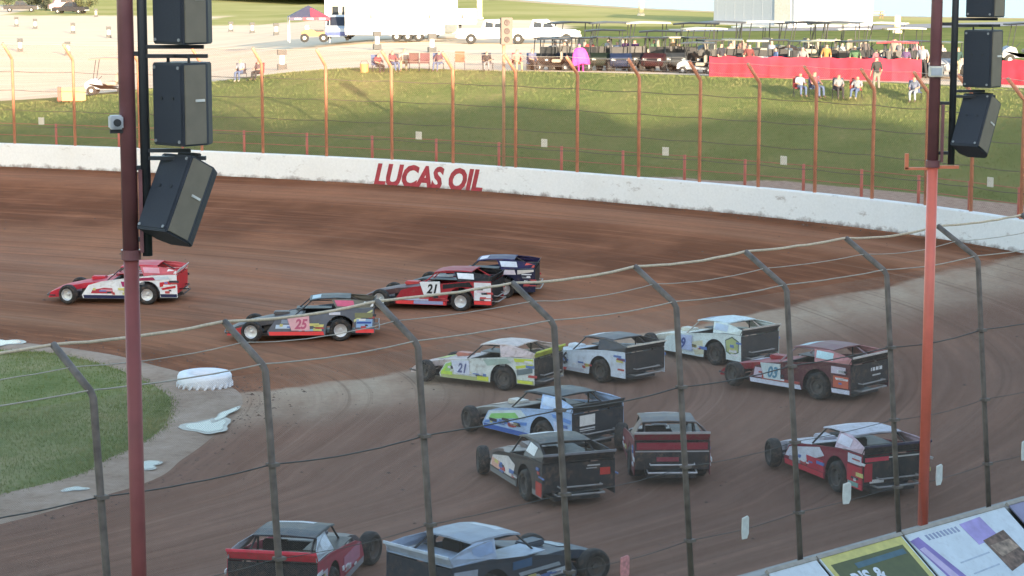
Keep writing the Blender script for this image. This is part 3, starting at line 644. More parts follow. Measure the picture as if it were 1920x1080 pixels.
def car(name, label, loc, phi, L, pitch=0., roll=0., size=1.):
    root = empty(name, loc, 0, label, 'race car', 'race cars on the dirt track'); root.rotation_euler = (R(roll), R(pitch), R(180-phi)); root.scale = (size,)*3
    P = lambda k, d=C_BLACK: paint(L.get(k, d), min(.85, L.get('dirt', .35)*1.7))
    # chassis
    mb = MB(); mb.box((-.3, 0, .2), (3.9, 1.1, .07)); ch = mb.build('chassis', M_FRAME, root)
    mb = MB(); mb.box((.75, 0, .42), (.75, .5, .36)); mb.box((.75, 0, .62), (.5, .36, .08)); mb.build('engine', mat((.1, .1, .1), .5, .3, 9, metal=.5), root, bevel=.02)
    MB().box((-.15, 0, .55), (.08, 1.5, .6)).build('firewall', M_INT, root); mb = MB(); mb.box((-.95, .28, .5), (.5, .5, .12)); mb.box((-1.2, .28, .8), (.12, .5, .7)); mb.build('seat', M_INT, root, bevel=.03)
    for sy in (1, -1):
        MB().tube([(1.45, sy*.2, .36), (1.45, sy*.72, .335)], .035, 6).build('front_axle', M_FRAME, root)
    # roll cage
    for sy in (1, -1):
        MB().tube([(.12, sy*.6, .8), (-.42, sy*.56, 1.26), (-1.5, sy*.56, 1.27), (-2.2, sy*.6, .9)], .022, 6).build('cage_bar', M_FRAME if 'cage' not in L else paint(L['cage']), root)
    MB().tube([(-1.35, -.56, 1.25), (-1.35, .56, 1.25)], .022, 6).build('cage_bar', M_FRAME, root); MB().tube([(-1.4, -.6, .3), (-1.4, -.56, 1.25)], .022, 6).build('cage_bar', M_FRAME, root); MB().tube([(-1.4, .6, .3), (-1.4, .56, 1.25)], .022, 6).build('cage_bar', M_FRAME, root)
    # sides and sails
    for sy in (1, -1):
        sp = MB().prism(SIDE, lambda a, b, t: (a, sy*(.86+t-.03*max(0, a)), b), -.015, 0.).build('side_panel', P('side'), root)
        def dec(poly, c, off=.004, nm='decal', par=sp, pnl=0):
            f = (lambda a, b, t: (a, sy*(.86+t-.03*max(0, a)), b)) if pnl == 0 else (lambda a, b, t: (a, sy*(.86-.2*(b-1.0)/.3*min(1, max(0, (-a-.4)/.8)) + t), b))
            m = paint(c, L.get('dirt', .35)*.7) if not isinstance(c, bpy.types.Material) else c
            return MB().prism(poly, f, .001, off).build(nm, m, par)
        if 'skirt' in L:
            dec([(-.8, .205), (.9, .205), (.93, .32), (-.76, .32)], L['skirt'], .006, 'skirt'); dec([(-2.34, .27), (-1.78, .27), (-1.76, .38), (-2.335, .38)], L['skirt'], .006, 'skirt')
        for q, (poly, c) in enumerate(L.get('art', [])): dec(poly, c, .005+.0025*(q+1), 'decal')
        rr = random.Random(len(label)*7+int(phi))
        for q in range(15):             # small sponsor stickers low on the door and quarter
            x = rr.choice([rr.uniform(.1, .7), rr.uniform(-.7, .0), rr.uniform(-2.2, -1.85)]); z = rr.uniform(.34, .5) if x > -1 else rr.uniform(.4, .9); w_, h_ = rr.uniform(.08, .34), rr.uniform(.03, .09)
            dec(quad(x, z, x-w_, z+h_, rr.uniform(-.03, .03)), rr.choice([(.7, .7, .72), (.7, .7, .72), (.6, .55, .2), (.45, .08, .08), (.12, .2, .45), (.05, .05, .06)]), .02, 'sticker')
        if 'num' in L:
            t, x, z, h, c, bgc = L['num']
            if bgc is not None: dec([(x+.1, z-.06), (x+.24, z+h*.75+.04), (x-h*1.02-.02, z+h*.8+.06), (x-h*1.12, z-.06)], bgc, .027, 'number_panel')
            fn = (lambda a, b: ((x-a if sy > 0 else x-h*.95+a), sy*(.86+.032-.03*max(0, x-a if sy > 0 else x-h*.95+a)), z+b))
            link('number', text_mesh(t, h, paint(c, .15), fn, shear=.25, bold=.018*h/.5, sx=.86), sp)
        sl = MB().prism(SAIL, lambda a, b, t: (a, sy*(.845-.27*max(0, b-1.03)/.3*min(1, max(0, (a+2.5)/1.1))+t), b), -.012, 0).build('sail_panel', P('sail', L.get('side')), root)
        if 'sail2' in L: MB().prism([(-1.95, 1.09), (-2.33, 1.09), (-2.33, 1.18), (-2.05, 1.24)], lambda a, b, t: (a, sy*(.845-.27*max(0, b-1.03)/.3*min(1, max(0, (a+2.5)/1.1))+t), b), .001, .005).build('decal', paint(L['sail2'], .2), sl)
        if 'saild' in L: MB().prism([(-1.2, 1.1), (-1.75, 1.09), (-1.7, 1.26), (-1.12, 1.27)], lambda a, b, t: (a, sy*(.845-.27*max(0, b-1.03)/.3*min(1, max(0, (a+2.5)/1.1))+t), b), .001, .005).build('decal', paint(L['saild'], .2), sl)
    # hood, nose, decks
    def sec(x, hw, zt, zb, cr=.03): return [(x, -hw, zb), (x, -hw, zt), (x, -hw*.5, zt+cr), (x, hw*.5, zt+cr), (x, hw, zt), (x, hw, zb)]
    hd = MB().loft([sec(-.12, .8, .82, .72), sec(.3, .72, .77, .62), (sec(.95, .5, .68, .5)), sec(1.5, .42, .57, .4)]).build('hood', P('hood'), root)
    MB().box((.55, 0, .8), (.5, .34, .12)).build('air_scoop', P('scoop', L.get('hood', C_BLACK)), root, bevel=.03)
    if 'hoodd' in L: MB().loft([[(1.4, -.25, .627), (1.4, .25, .627), (1.4, .25, .631), (1.4, -.25, .631)], [(1.0, -.3, .708), (1.0, .3, .708), (1.0, .3, .712), (1.0, -.3, .712)]]).build('decal', paint(L['hoodd']), hd)
    MB().loft([sec(1.5, .42, .57, .34), sec(1.9, .42, .46, .22), sec(2.2, .4, .33, .18, .01)]).build('nose', P('nose', L.get('hood')), root)
    for sy in (1, -1): MB().prism([(1.55, .5), (2.2, .3), (2.25, .16), (1.55, .2)], lambda a, b, t: (a, sy*(.44+t), b), 0, .015).build('nose_fin', P('fin', L.get('hood')), root)
    MB().tube([(2.0, -.5, .24), (2.3, -.42, .24), (2.34, 0, .24), (2.3, .42, .24), (2.0, .5, .24)], .022, 6).build('front_bumper', M_FRAME, root)
    MB().loft([[(-1.45, -.84, 1.0), (-1.45, .84, 1.0), (-1.45, .84, 1.015), (-1.45, -.84, 1.015)], [(-2.34, -.84, 1.035), (-2.34, .84, 1.035), (-2.34, .84, 1.05), (-2.34, -.84, 1.05)]]).build('rear_deck', P('deck', L.get('rear', C_BLACK)), root)
    mb = MB(); mb.box((-.45, -.5, .9), (1.1, .66, .02)); mb.build('interior_deck', P('deck', C_BLACK), root)
    rf = MB(); S = []
    for x, z in ((-.34, 1.27), (-.7, 1.33), (-1.2, 1.345), (-1.62, 1.325)): S.append([(x, -.62, z-.03), (x, -.6, z), (x, 0, z+.025), (x, .6, z), (x, .62, z-.03), (x, 0, z-.01)])
    rf.loft(S); rfo = rf.build('roof', P('roof'), root)
    if 'roofd' in L: MB().loft([[(x, y, 1.27+(-.34-x)/.36*.06+.025*(1-abs(y)/.6)+e) for e, ys in ((.001, (-.3, 0, .45)), (.005, (.45, 0, -.3))) for y in ys] for x in (-.42, -.69)]).build('decal', paint(L['roofd']), rfo)
    rp = MB().box((-2.345, 0, .7), (.015, 1.69, .62)).build('rear_panel', P('rear'), root)
    for q, (y0, z0_, w_, h_, c) in enumerate(L.get('rearart', [])): MB().box((-2.355-.002*q, y0, z0_), (.004, w_, h_)).build('decal', paint(c, .15), rp)
    MB().loft([[(-2.3, -.85, 1.05), (-2.3, .85, 1.05), (-2.285, .85, 1.05), (-2.285, -.85, 1.05)], [(-2.42, -.85, 1.235), (-2.42, .85, 1.235), (-2.405, .85, 1.235), (-2.405, -.85, 1.235)]]).build('spoiler', P('spoiler'), root)
    if 'splip' in L: MB().box((-2.425, 0, 1.235), (.03, 1.7, .05)).build('spoiler_lip', paint(L['splip'], .2), root)
    MB().tube([(-2.2, -.55, .34), (-2.5, -.55, .34), (-2.5, .55, .34), (-2.2, .55, .34)], .024, 6).build('rear_bumper', P('bumper', (.3, .3, .3)), root); MB().tube([(-2.2, -.5, .52), (-2.49, -.5, .52), (-2.49, .5, .52), (-2.2, .5, .52)], .02, 6).build('rear_bumper', P('bumper', (.3, .3, .3)), root)
    for x, y, kk in ((1.45, .82, 'front'), (1.45, -.82, 'front'), (-1.3, .71, 'rear'), (-1.3, -.71, 'rear')):
        tm, rm = WHEELS[kk]; o = link('wheel', tm, root); o.location = (x, y, .335 if kk == 'front' else .35); o.rotation_euler = (0, 0, (R(-14) if kk == 'front' else 0)+(math.pi if y < 0 else 0))
        r_ = link('rim', rm, o)
        if 'rim' in L: r_.material_slots[0].link = 'OBJECT'; r_.material_slots[0].material = paint(L['rim'])
    return root
LBL, PNK, YEL, SKY, ORG = (.5, .6, .72), (.7, .4, .43), (.6, .66, .08), (.3, .48, .7), (.6, .12, .05)
car('red_race_car', 'red and white open wheel race car leading far ahead of the pack', (-13.75, 76.9, .22), 4, dict(side=C_WHITE, skirt=C_NAVY, hood=(.5, .03, .05), roof=(.5, .03, .05), roofd=(.66, .35, .38), rear=(.5, .02, .03), spoiler=C_WHITE, sail=(.55, .12, .14), sail2=C_WHITE, saild=(.66, .34, .38), deck=C_RED, bumper=C_BLACK, dirt=.2,
    art=[([(.66, .38), (.6, .5), (.2, .58), (-.1, .56), (-.12, .38)], (.42, .05, .07)), ([(.35, .46), (.3, .52), (-.1, .52), (-.1, .46)], (.62, .3, .34)), (quad(-.45, .62, -.85, .8, .05), (.35, .03, .12)), ([(-.75, .84), (-.7, .9), (-1.5, .96), (-1.75, .86), (-1.3, .84)], (.3, .03, .08)), ([(-1.75, .62), (-1.75, .78), (-2.3, .86), (-2.3, .76)], C_RED), ([(-1.85, .52), (-2.3, .6), (-2.3, .68), (-1.8, .58)], C_RED), ([(-1.6, .86), (-2.1, .9), (-2.05, 1.0), (-1.55, .96)], (.55, .62, .68))]), roll=-1)
car('dark_race_car', 'slate grey race car with bright red skirts and pink number panel', (-6.68, 69.55, .15), -3, dict(side=(.13, .14, .165), skirt=(.78, .07, .07), hood=(.1, .09, .09), roof=C_BLACK, roofd=(.4, .5, .55), rear=C_BLACK, spoiler=C_BLACK, sail=(.16, .15, .12), sail2=C_WHITE, saild=(.62, .12, .2), fin=(.6, .06, .06), dirt=.15, num=('25', .12, .42, .42, (.5, .12, .2), PNK),
    art=[(quad(.72, .42, .28, .54, -.02), LBL), (quad(.55, .58, .1, .7, -.03), (.25, .3, .38)), (quad(.0, .34, -.72, .4), (.3, .5, .6)), ([(-1.72, .6), (-2.3, .94), (-2.3, 1.0), (-1.72, .68)], (.6, .6, .3)), (quad(-1.78, .44, -2.28, .7, -.02), (.28, .42, .62)), (quad(-1.8, .56, -2.25, .62, -.02), (.05, .1, .35)), (quad(-1.75, .74, -2.3, .9, 0), (.22, .22, .12)), (quad(-.95, .84, -1.3, .93, .0), (.6, .6, .66))]), roll=1)
car('crimson_race_car', 'crimson and black race car with a white rear quarter and red skirt', (-2.77, 74.15, .42), 13, dict(side=(.33, .025, .035), skirt=(.72, .06, .06), hood=(.1, .05, .05), roof=(.3, .02, .03), rear=C_BLACK, spoiler=C_BLACK, sail=C_BLACK, saild=C_WHITE, scoop=(.5, .06, .06), cage=(.4, .03, .04), dirt=.25, num=('21', -.15, .6, .42, C_BLACK, C_WHITE),
    art=[(quad(-1.76, .4, -2.33, 1.0), (.66, .68, .7)), (quad(-1.86, .66, -2.15, .84), (.62, .5, .55)), (quad(.7, .34, -.2, .42), (.45, .48, .6)), (quad(.3, .22, -.7, .33), (.3, .33, .5)), ([(-.7, .75), (-.7, .9), (-1.6, 1.0), (-1.72, .84), (-1.3, .84)], C_BLACK)]))
car('navy_race_car', 'dark navy race car with white decals running behind the crimson one', (-1.47, 75.9, .56), 6, dict(side=(.018, .02, .05), hood=C_BLACK, roof=(.03, .025, .08), roofd=(.66, .6, .68), rear=C_BLACK, spoiler=C_BLACK, sail=(.025, .022, .07), saild=(.6, .62, .68), sail2=(.6, .1, .08), dirt=.2,
    art=[(quad(-1.1, .84, -1.7, 1.0, .05), (.65, .58, .62)), (quad(-.3, .6, -.9, .75, .05), (.3, .42, .6)), ([(-1.75, .85), (-2.3, .95), (-2.3, 1.02), (-1.75, 1.0)], (.6, .55, .5))]))
car('lime_race_car', 'lime green and white race car carrying number 21', (-.86, 61.9, .2), 31, dict(rim=(.1, .095, .09), side=(.62, .66, .64), skirt=(.4, .44, .2), hood=(.55, .45, .42), hoodd=(.6, .66, .2), roof=(.6, .5, .46), roofd=(.66, .62, .56), rear=(.03, .03, .028), spoiler=(.5, .56, .08), splip=(.6, .66, .1), sail=(.62, .5, .48), deck=(.1, .1, .09), scoop=(.5, .2, .15), dirt=.4, num=('21', .3, .42, .38, (.12, .14, .3), (.62, .66, .78)),
    art=[([(.95, .3), (.74, .62), (.5, .7), (.62, .3)], (.36, .62, .2)), (quad(.9, .3, .5, .4), (.5, .7, .1)), ([(-1.7, .9), (-1.65, 1.0), (-2.32, 1.03), (-2.32, .93)], YEL), ([(-1.78, .5), (-2.3, .62), (-2.3, .78), (-1.75, .66)], (.15, .2, .22)), ([(-1.75, .7), (-2.3, .82), (-2.3, .88), (-1.72, .78)], YEL), ([(-.75, .7), (-.6, .88), (-1.4, .97), (-1.6, .86)], (.35, .45, .4)), ([(.92, .34), (.6, .62), (.55, .7), (.8, .4)], (.55, .75, .05)), (quad(-.4, .24, -.78, .36), YEL), (quad(-1.8, .28, -2.3, .36), YEL)]), size=.93)
car('white_race_car', 'plain white race car with a dark curled number 6 on its side', (2.2, 62.5, .33), 47, dict(rim=(.1, .095, .09), side=(.62, .68, .76), hood=(.5, .54, .6), roof=(.1, .1, .11), roofd=C_WHITE, rear=(.035, .035, .038), spoiler=C_BLACK, splip=(.6, .56, .48), sail=(.07, .07, .075), scoop=C_WHITE, dirt=.2, num=('6', .35, .4, .52, (.06, .06, .08), None),
    art=[(quad(.5, .24, -.6, .32), (.5, .52, .6))]), size=.92)
car('cream_race_car', 'cream white race car with a blue 9 and a green round badge', (5.55, 64.2, .5), 48, dict(rim=(.1, .095, .09), side=(.66, .74, .72), hood=(.7, .68, .58), roof=(.6, .7, .72), roofd=(.25, .32, .45), rear=(.05, .052, .055), spoiler=(.07, .07, .07), splip=(.5, .45, .4), sail=(.68, .76, .72), saild=(.5, .6, .72), dirt=.18, cage=(.5, .45, .4), num=('9', .12, .4, .44, (.06, .1, .3), (.45, .52, .74)),
    art=[([(-1.76+.0, .5), (-1.72, .85), (-2.0, .98), (-2.27, .86), (-2.27, .52), (-2.0, .4)], (.08, .12, .1)), ([(-1.79, .52), (-1.75, .83), (-2.0, .94), (-2.24, .84), (-2.24, .54), (-2.0, .44)], (.42, .48, .22)), ([(-.5, .24), (-.3, .6), (-.78, .72), (-.84, .3)], (.62, .6, .42))]), size=.94)
car('maroon_race_car', 'maroon race car carrying number 03 with white skirts and black tail', (7.62, 59.0, .56), 44, dict(rim=(.1, .095, .09), side=(.1, .035, .042), skirt=(.6, .62, .72), hood=(.3, .03, .04), hoodd=(.5, .45, .5), roof=(.2, .08, .09), roofd=(.45, .6, .64), rear=(.035, .035, .038), spoiler=C_BLACK, splip=(.62, .56, .52), sail=(.5, .22, .22), saild=(.5, .68, .7), deck=(.06, .04, .04), cage=(.36, .26, .3), dirt=.4, num=('03', .32, .42, .4, (.1, .25, .36), (.55, .64, .66)),
    art=[(quad(.8, .36, .5, .62, -.05), (.55, .45, .55)), (quad(-1.75, .78, -2.2, .96, .0), (.62, .55, .64)), (quad(-1.82, .42, -2.3, .72), (.55, .13, .08)), (quad(.15, .34, -.75, .4), (.4, .1, .09)), (quad(.5, .33, -.7, .37), (.4, .12, .1))], rearart=[(-.3, .82, .5, .09, (.75, .75, .76)), (-.3, .66, .36, .04, (.5, .5, .5)), (-.1, .82, .03, .12, C_BLACK), (-.24, .84, .03, .12, C_BLACK), (-.4, .8, .03, .12, C_BLACK)]))
car('blue_race_car', 'sky blue and white race car with green lettering band and dark tail', (.53, 54.75, .18), 49, dict(rim=(.1, .095, .09), side=(.36, .5, .74), skirt=(.05, .12, .4), hood=(.2, .18, .16), hoodd=(.6, .5, .42), roof=(.05, .06, .07), rear=(.03, .034, .042), spoiler=(.04, .045, .05), sail=(.42, .56, .8), saild=(.58, .68, .82), scoop=(.6, .56, .5), dirt=.25,
    art=[([(.85, .42), (.7, .66), (-.5, .86), (-.75, .7)], (.62, .72, .74)), ([(.72, .46), (.62, .6), (-.3, .76), (-.45, .64)], (.28, .62, .2)), ([(.9, .34), (-.72, .5), (-.74, .58), (.84, .4)], (.12, .25, .6)), ([(-1.74, .5), (-2.3, .4), (-2.32, .62), (-1.72, .78)], (.55, .62, .82)), ([(-1.7, .86), (-2.32, .78), (-2.32, .88), (-1.65, .94)], (.15, .3, .66))], rearart=[(.35, .83, .5, .26, (.78, .76, .72)), (.35, .63, .5, .03, (.6, .6, .6)), (.35, .58, .5, .02, (.5, .5, .5))]))
car('black_race_car', 'black tailed race car with peach white side and red tail mark', (.61, 49.79, .13), 69, dict(rim=(.1, .095, .09), side=(.06, .058, .06), skirt=(.2, .2, .2), hood=(.2, .16, .15), hoodd=(.6, .5, .45), roof=(.03, .03, .033), roofd=C_WHITE, rear=(.028, .03, .034), spoiler=(.03, .03, .034), splip=(.2, .2, .22), sail=(.08, .08, .085), saild=(.7, .7, .68), dirt=.4,
    art=[([(.9, .36), (.72, .62), (-.3, .8), (-.72, .68), (-.6, .36)], (.7, .66, .64)), (quad(.82, .36, .3, .56, -.04), (.7, .4, .32)), (quad(-2.0, .3, -2.33, .6), (.45, .06, .05))], rearart=[(-.62, .78, .24, .16, (.5, .05, .04)), (-.35, .93, .3, .03, (.5, .5, .5)), (-.3, .87, .25, .02, (.4, .4, .4))]))
car('maroon_tailed_race_car', 'race car seen from behind with a dark red tail band and pale bumper', (3.51, 51.51, .24), 88, dict(rim=(.1, .095, .09), side=(.2, .05, .06), hood=(.2, .19, .19), roof=(.1, .09, .095), roofd=(.5, .45, .46), rear=(.04, .04, .042), spoiler=(.3, .04, .06), splip=(.4, .36, .36), sail=(.1, .06, .06), bumper=(.55, .55, .57), dirt=.45, rearart=[(0, .92, 1.6, .16, (.28, .03, .05)), (0, .8, 1.66, .03, (.4, .38, .38)), (.1, .62, .5, .1, (.28, .06, .08))]))
car('white_sided_race_car', 'race car with white and red side and long black tail', (7.38, 49.65, .35), 66, dict(rim=(.1, .095, .09), side=(.22, .03, .05), skirt=(.55, .05, .07), hood=(.45, .42, .46), roof=(.5, .48, .54), roofd=(.66, .64, .7), rear=(.03, .034, .036), spoiler=(.035, .035, .04), splip=(.04, .04, .08), sail=(.56, .4, .46), saild=(.66, .62, .7), dirt=.3,
    art=[([(.9, .4), (.7, .64), (-.6, .88), (-.8, .72), (0, .45)], (.66, .66, .72)), (quad(-.1, .34, -.8, .6, .04), (.5, .04, .07)), (quad(-1.75, .4, -2.33, .75), (.48, .04, .06)), (quad(-1.78, .8, -2.3, 1.0), (.6, .64, .72)), (quad(.7, .34, .2, .44), (.35, .3, .34)), (quad(-1.8, .3, -2.2, .4), (.2, .36, .32))], rearart=[(.5, .93, .6, .09, (.62, .06, .1)), (-.2, .95, .8, .03, (.6, .6, .58)), (.5, .45, .36, .08, (.7, .7, .68)), (.72, .65, .2, .4, (.42, .03, .05))]))
car('red_spoiler_race_car', 'black tailed race car with a bright red spoiler and red nose', (-3.89, 41.69, .14), 101, dict(rim=(.1, .095, .09), side=(.4, .06, .09), skirt=(.3, .3, .32), hood=(.1, .1, .12), roof=(.03, .035, .05), roofd=(.5, .52, .56), rear=(.025, .026, .03), spoiler=(.72, .05, .08), splip=(.75, .06, .1), sail=(.4, .44, .48), saild=(.6, .66, .72), deck=(.03, .03, .035), dirt=.25, art=[(quad(.6, .4, -.6, .7), (.5, .2, .28)), (quad(-1.75, .4, -2.2, .8), (.55, .5, .55))]))
car('silver_race_car', 'silver blue race car with dark tail on the front straight', (-.05, 40.9, .22), 134, dict(rim=(.1, .095, .09), side=(.05, .065, .085), skirt=(.16, .18, .2), hood=(.06, .085, .12), hoodd=(.4, .46, .5), roof=(.3, .34, .4), roofd=(.5, .54, .6), rear=(.03, .038, .05), spoiler=(.46, .54, .64), splip=(.55, .62, .7), sail=(.42, .5, .62), saild=(.3, .4, .58), deck=(.4, .48, .58), dirt=.2, art=[([(-1.75, .5), (-2.3, .4), (-2.3, .95), (-1.7, .9)], (.42, .48, .56)), (quad(.8, .4, -.2, .5, -.05), (.5, .56, .6)), (quad(.5, .55, -.6, .62, -.05), (.36, .42, .46)), (quad(-.3, .7, -.8, .85), (.06, .14, .26))]))

# ---------------------------------------------------------------- what stands on the bank: placements
MARKERS = [(-64.29, 292.49), (-60.02, 283.72), (-51.78, 265.78), (-45.04, 251.63), (-42.25, 245.1), (-46.86, 214.47), (-40.73, 206.27), (-33.56, 269.06), (-29.64, 257.16), (-24.62, 235.32), (-13.95, 136.42), (-9.6, 160.27), (-5.45, 153.36), (-62.65, 339.71)]
BLK, TAN, DGR = (.012, .013, .015), (.62, .54, .36), (.06, .065, .07)
CARTS = [((-23.7, 132.0, 4.0), 180, (.5, .54, .58), (.3, .22, .16), 'golf cart with thin roof standing alone at the grass edge by the orange barrier', 'golf_cart', 1.0),
    ((2.26, 123.0, 5.85), 175, BLK, (.03, .03, .03), 'black utility cart beside the magenta figure', 'utility_cart', .82),
    ((5.35, 131.1, 5.58), 185, (.015, .02, .035), BLK, 'navy utility cart with flat black canopy next to the magenta figure', 'utility_cart', 1.05),
    ((8.28, 127.0, 5.66), 178, (.015, .022, .035), BLK, 'dark blue utility cart with black canopy between the navy and tan roofed carts', 'utility_cart', 1.05),
    ((11.1, 131.1, 5.58), 190, (.03, .03, .035), TAN, 'dark cart with a long tan roof by the end of the red screen', 'golf_cart', 1.1),
    ((10.0, 121.4, 5.75), 170, (.42, .46, .5), DGR, 'silver grey cart nosed up to the end of the red screen', 'golf_cart', .8),
    ((14.83, 141, 5.6), 180, (.7, .68, .62), (.66, .62, .5), 'cream golf cart with cream roof behind the red screen', 'golf_cart', 1.0),
    ((17.45, 138.5, 5.6), 185, (.08, .1, .09), BLK, 'black roofed cart behind the middle of the red screen', 'utility_cart', 1.15),
    ((19.5, 140, 5.6), 175, (.6, .58, .5), (.12, .15, .12), 'pale cart with dark green roof behind the red screen', 'golf_cart', 1.1),
    ((21.6, 143, 5.6), 180, (.62, .56, .46), (.6, .56, .48), 'beige golf cart beside the service road end of the row', 'golf_cart', .9),
    ((23.26, 134, 5.6), 185, (.06, .06, .06), (.6, .56, .46), 'black cart with cream roof nearest the red pole end of the screen', 'utility_cart', 1.05),
    ((19.9, 116.5, 5.64), 170, (.5, .04, .05), (.5, .06, .06), 'bright red cart parked against the back of the red screen', 'utility_cart', .95),
    ((31.0, 136, 5.6), 180, (.3, .32, .36), BLK, 'grey cart with black roof beyond the red pole', 'utility_cart', 1.15)]
JEAN, DRK, KHK = (.08, .12, .22), (.03, .03, .035), (.3, .25, .17)
PEOPLE = [((-15.0, 124.6, 5.2), 10, (0.220, 0.248, 0.303), JEAN, 'person in pale blue shirt sitting low on the bank beyond the speaker pole', True, (0.275, 0.248, 0.220)), ((-14.1, 124.9, 5.22), -10, (.1, .07, .08), DRK, 'person in dark shirt sitting beside the pale blue one', True, (.1, .07, .05)),
    ((-7.35, 122.6, 5.76), 20, (0.248, 0.033, 0.044), DRK, 'person in red shirt with dark trousers sitting by the orange bucket', True, (.1, .06, .04)), ((-6.4, 121.4, 5.87), 0, (0.193, 0.055, 0.066), JEAN, 'person in dark red top sitting beside the empty dark chair', True, (0.165, 0.110, 0.055)),
    ((-5.9, 123.3, 5.84), -5, (0.330, 0.275, 0.248), KHK, 'person in beige shirt sitting in the second row of the group', True, (0.110, 0.077, 0.055)), ((-4.0, 122.2, 5.88), 10, (0.110, 0.055, 0.077), JEAN, 'person in plum jacket sitting between the dark and red chairs', True, (.1, .06, .05)),
    ((-1.3, 121.0, 5.93), 15, (.03, .03, .035), (0.193, 0.209, 0.231), 'person in black shirt and pale trousers sitting alone', True, (.05, .04, .03)), ((.25, 121.0, 5.92), 0, (0.330, 0.176, 0.154), KHK, 'person in salmon shirt sitting behind the tan signal post', True, (0.165, 0.110, 0.066)),
    ((1.05, 121.2, 5.92), 0, (0.110, 0.110, 0.176), DRK, 'person in slate blue shirt sitting next to the black cart', True, (0.220, 0.165, 0.110)), ((3.75, 121.6, 5.8), 10, (.85, .06, .5), (0.413, 0.028, 0.248), 'person wrapped in bright magenta standing before the row of buggies', False, (.8, .08, .5)),
    ((3.0, 129.0, 5.66), -10, (0.330, 0.231, 0.165), KHK, 'person in tan shirt standing behind the magenta figure', False, (0.193, 0.110, 0.055)), ((6.5, 129.4, 5.62), 0, (0.072, 0.028, 0.088), DRK, 'person in purple shirt standing between the two dark carts', False, (0.110, 0.055, 0.033)),
    ((7.1, 128.5, 5.63), 15, (0.088, 0.033, 0.110), DRK, 'person in violet jacket standing beside the dark blue cart', False, (.06, .04, .03)), ((9.3, 126.8, 5.68), 0, (0.341, 0.319, 0.275), JEAN, 'person in cream shirt standing by the dark blue cart', False, (0.165, 0.121, 0.083)),
    ((12.4, 127.5, 5.63), -5, (0.363, 0.231, 0.209), DRK, 'person in pink shirt standing under the tan roof end', False, (.12, .08, .05)), ((13.3, 129.0, 5.62), 5, (0.275, 0.165, 0.132), KHK, 'person in rust shirt standing behind the red screen end', False, (.05, .04, .03)),
    ((14.6, 127.5, 5.62), 0, (0.198, 0.231, 0.303), JEAN, 'person in light blue shirt and cap standing behind the red screen', False, (0.303, 0.275, 0.231)), ((15.6, 126.5, 5.62), 0, (0.303, 0.341, 0.341), DRK, 'person in pale aqua shirt behind the red screen', False, (0.165, 0.110, 0.055)),
    ((18.6, 127.0, 5.62), 10, (0.374, 0.374, 0.363), JEAN, 'person in white shirt behind the middle of the red screen', False, (0.275, 0.248, 0.220)), ((20.1, 128.5, 5.62), 0, (.08, .07, .07), DRK, 'person in black shirt behind the red screen', False, (0.165, 0.088, 0.044)),
    ((22.3, 131.0, 5.62), -10, (0.341, 0.248, 0.198), KHK, 'bare armed person in peach shirt near the beige cart', False, (0.220, 0.121, 0.066)), ((24.3, 127.0, 5.62), 0, (0.341, 0.308, 0.330), DRK, 'person in lilac shirt near the cream roofed cart', False, (.1, .07, .05)),
    ((13.6, 106.2, 5.46), 5, (0.363, 0.363, 0.418), JEAN, 'person in white top sitting on the grass slope below the red screen', True, (0.165, 0.110, 0.077)), ((14.3, 106.0, 5.46), 0, (0.193, 0.066, 0.088), JEAN, 'person in wine red top sitting beside the white top on the slope', True, (.1, .07, .05)),
    ((15.3, 105.2, 5.44), -5, (0.220, 0.231, 0.242), DRK, 'person in grey shirt sitting on the slope', True, (0.110, 0.083, 0.055)), ((16.1, 105.0, 5.44), 0, (0.248, 0.264, 0.286), JEAN, 'person in pale grey jacket sitting on the slope', True, (0.275, 0.231, 0.165)),
    ((18.6, 103.4, 5.42), 0, (0.138, 0.165, 0.231), (0.275, 0.303, 0.341), 'person in denim jacket sitting low by the red pole end of the slope', True, (.1, .08, .06)), ((17.4, 107.3, 5.55), 190, (.03, .03, .03), (0.220, 0.209, 0.182), 'person in black top and pale trousers walking up the slope', False, (.05, .04, .03))]
CHAIRS = [((p[0][0], p[0][1]+.06, p[0][2]), p[1], [(.05, .05, .07), (.3, .03, .04), (.06, .1, .2)][k % 3], ['dark', 'red', 'blue'][k % 3]+' folding chair under the '+p[4].split(' sitting')[0].replace('person', 'sitter')) for k, p in enumerate(PEOPLE) if p[5]]
CHAIRS += [((-5.3, 121.9, 5.9), 5, (.1, .05, .05), 'empty dark brown folding chair in the seated group'), ((-4.75, 121.6, 5.92), -5, (.12, .05, .06), 'empty wine coloured folding chair in the seated group'), ((-2.85, 122.6, 5.94), 0, (.5, .1, .06), 'empty orange red folding chair standing apart from the group')]
SHRUBS = [(-92, 412, 3.2, 3.2, (.05, .07, .03), 'low dark shrub at the end of the row beyond the gravel lot'), (-86, 398, 3.4, 3.0, (.04, .06, .03), 'dense dark shrub in the row beyond the gravel lot'), (-78.7, 381, 3.2, 1.3, (.05, .06, .04), 'narrow tall shrub beside the pink vehicle'), (-68.5, 362, 2.4, 2.2, (.08, .09, .04), 'pale leafed shrub at the near end of the row'), (-72, 372, 1.4, 1.2, (.05, .06, .03), 'small round shrub under the pink vehicle')]

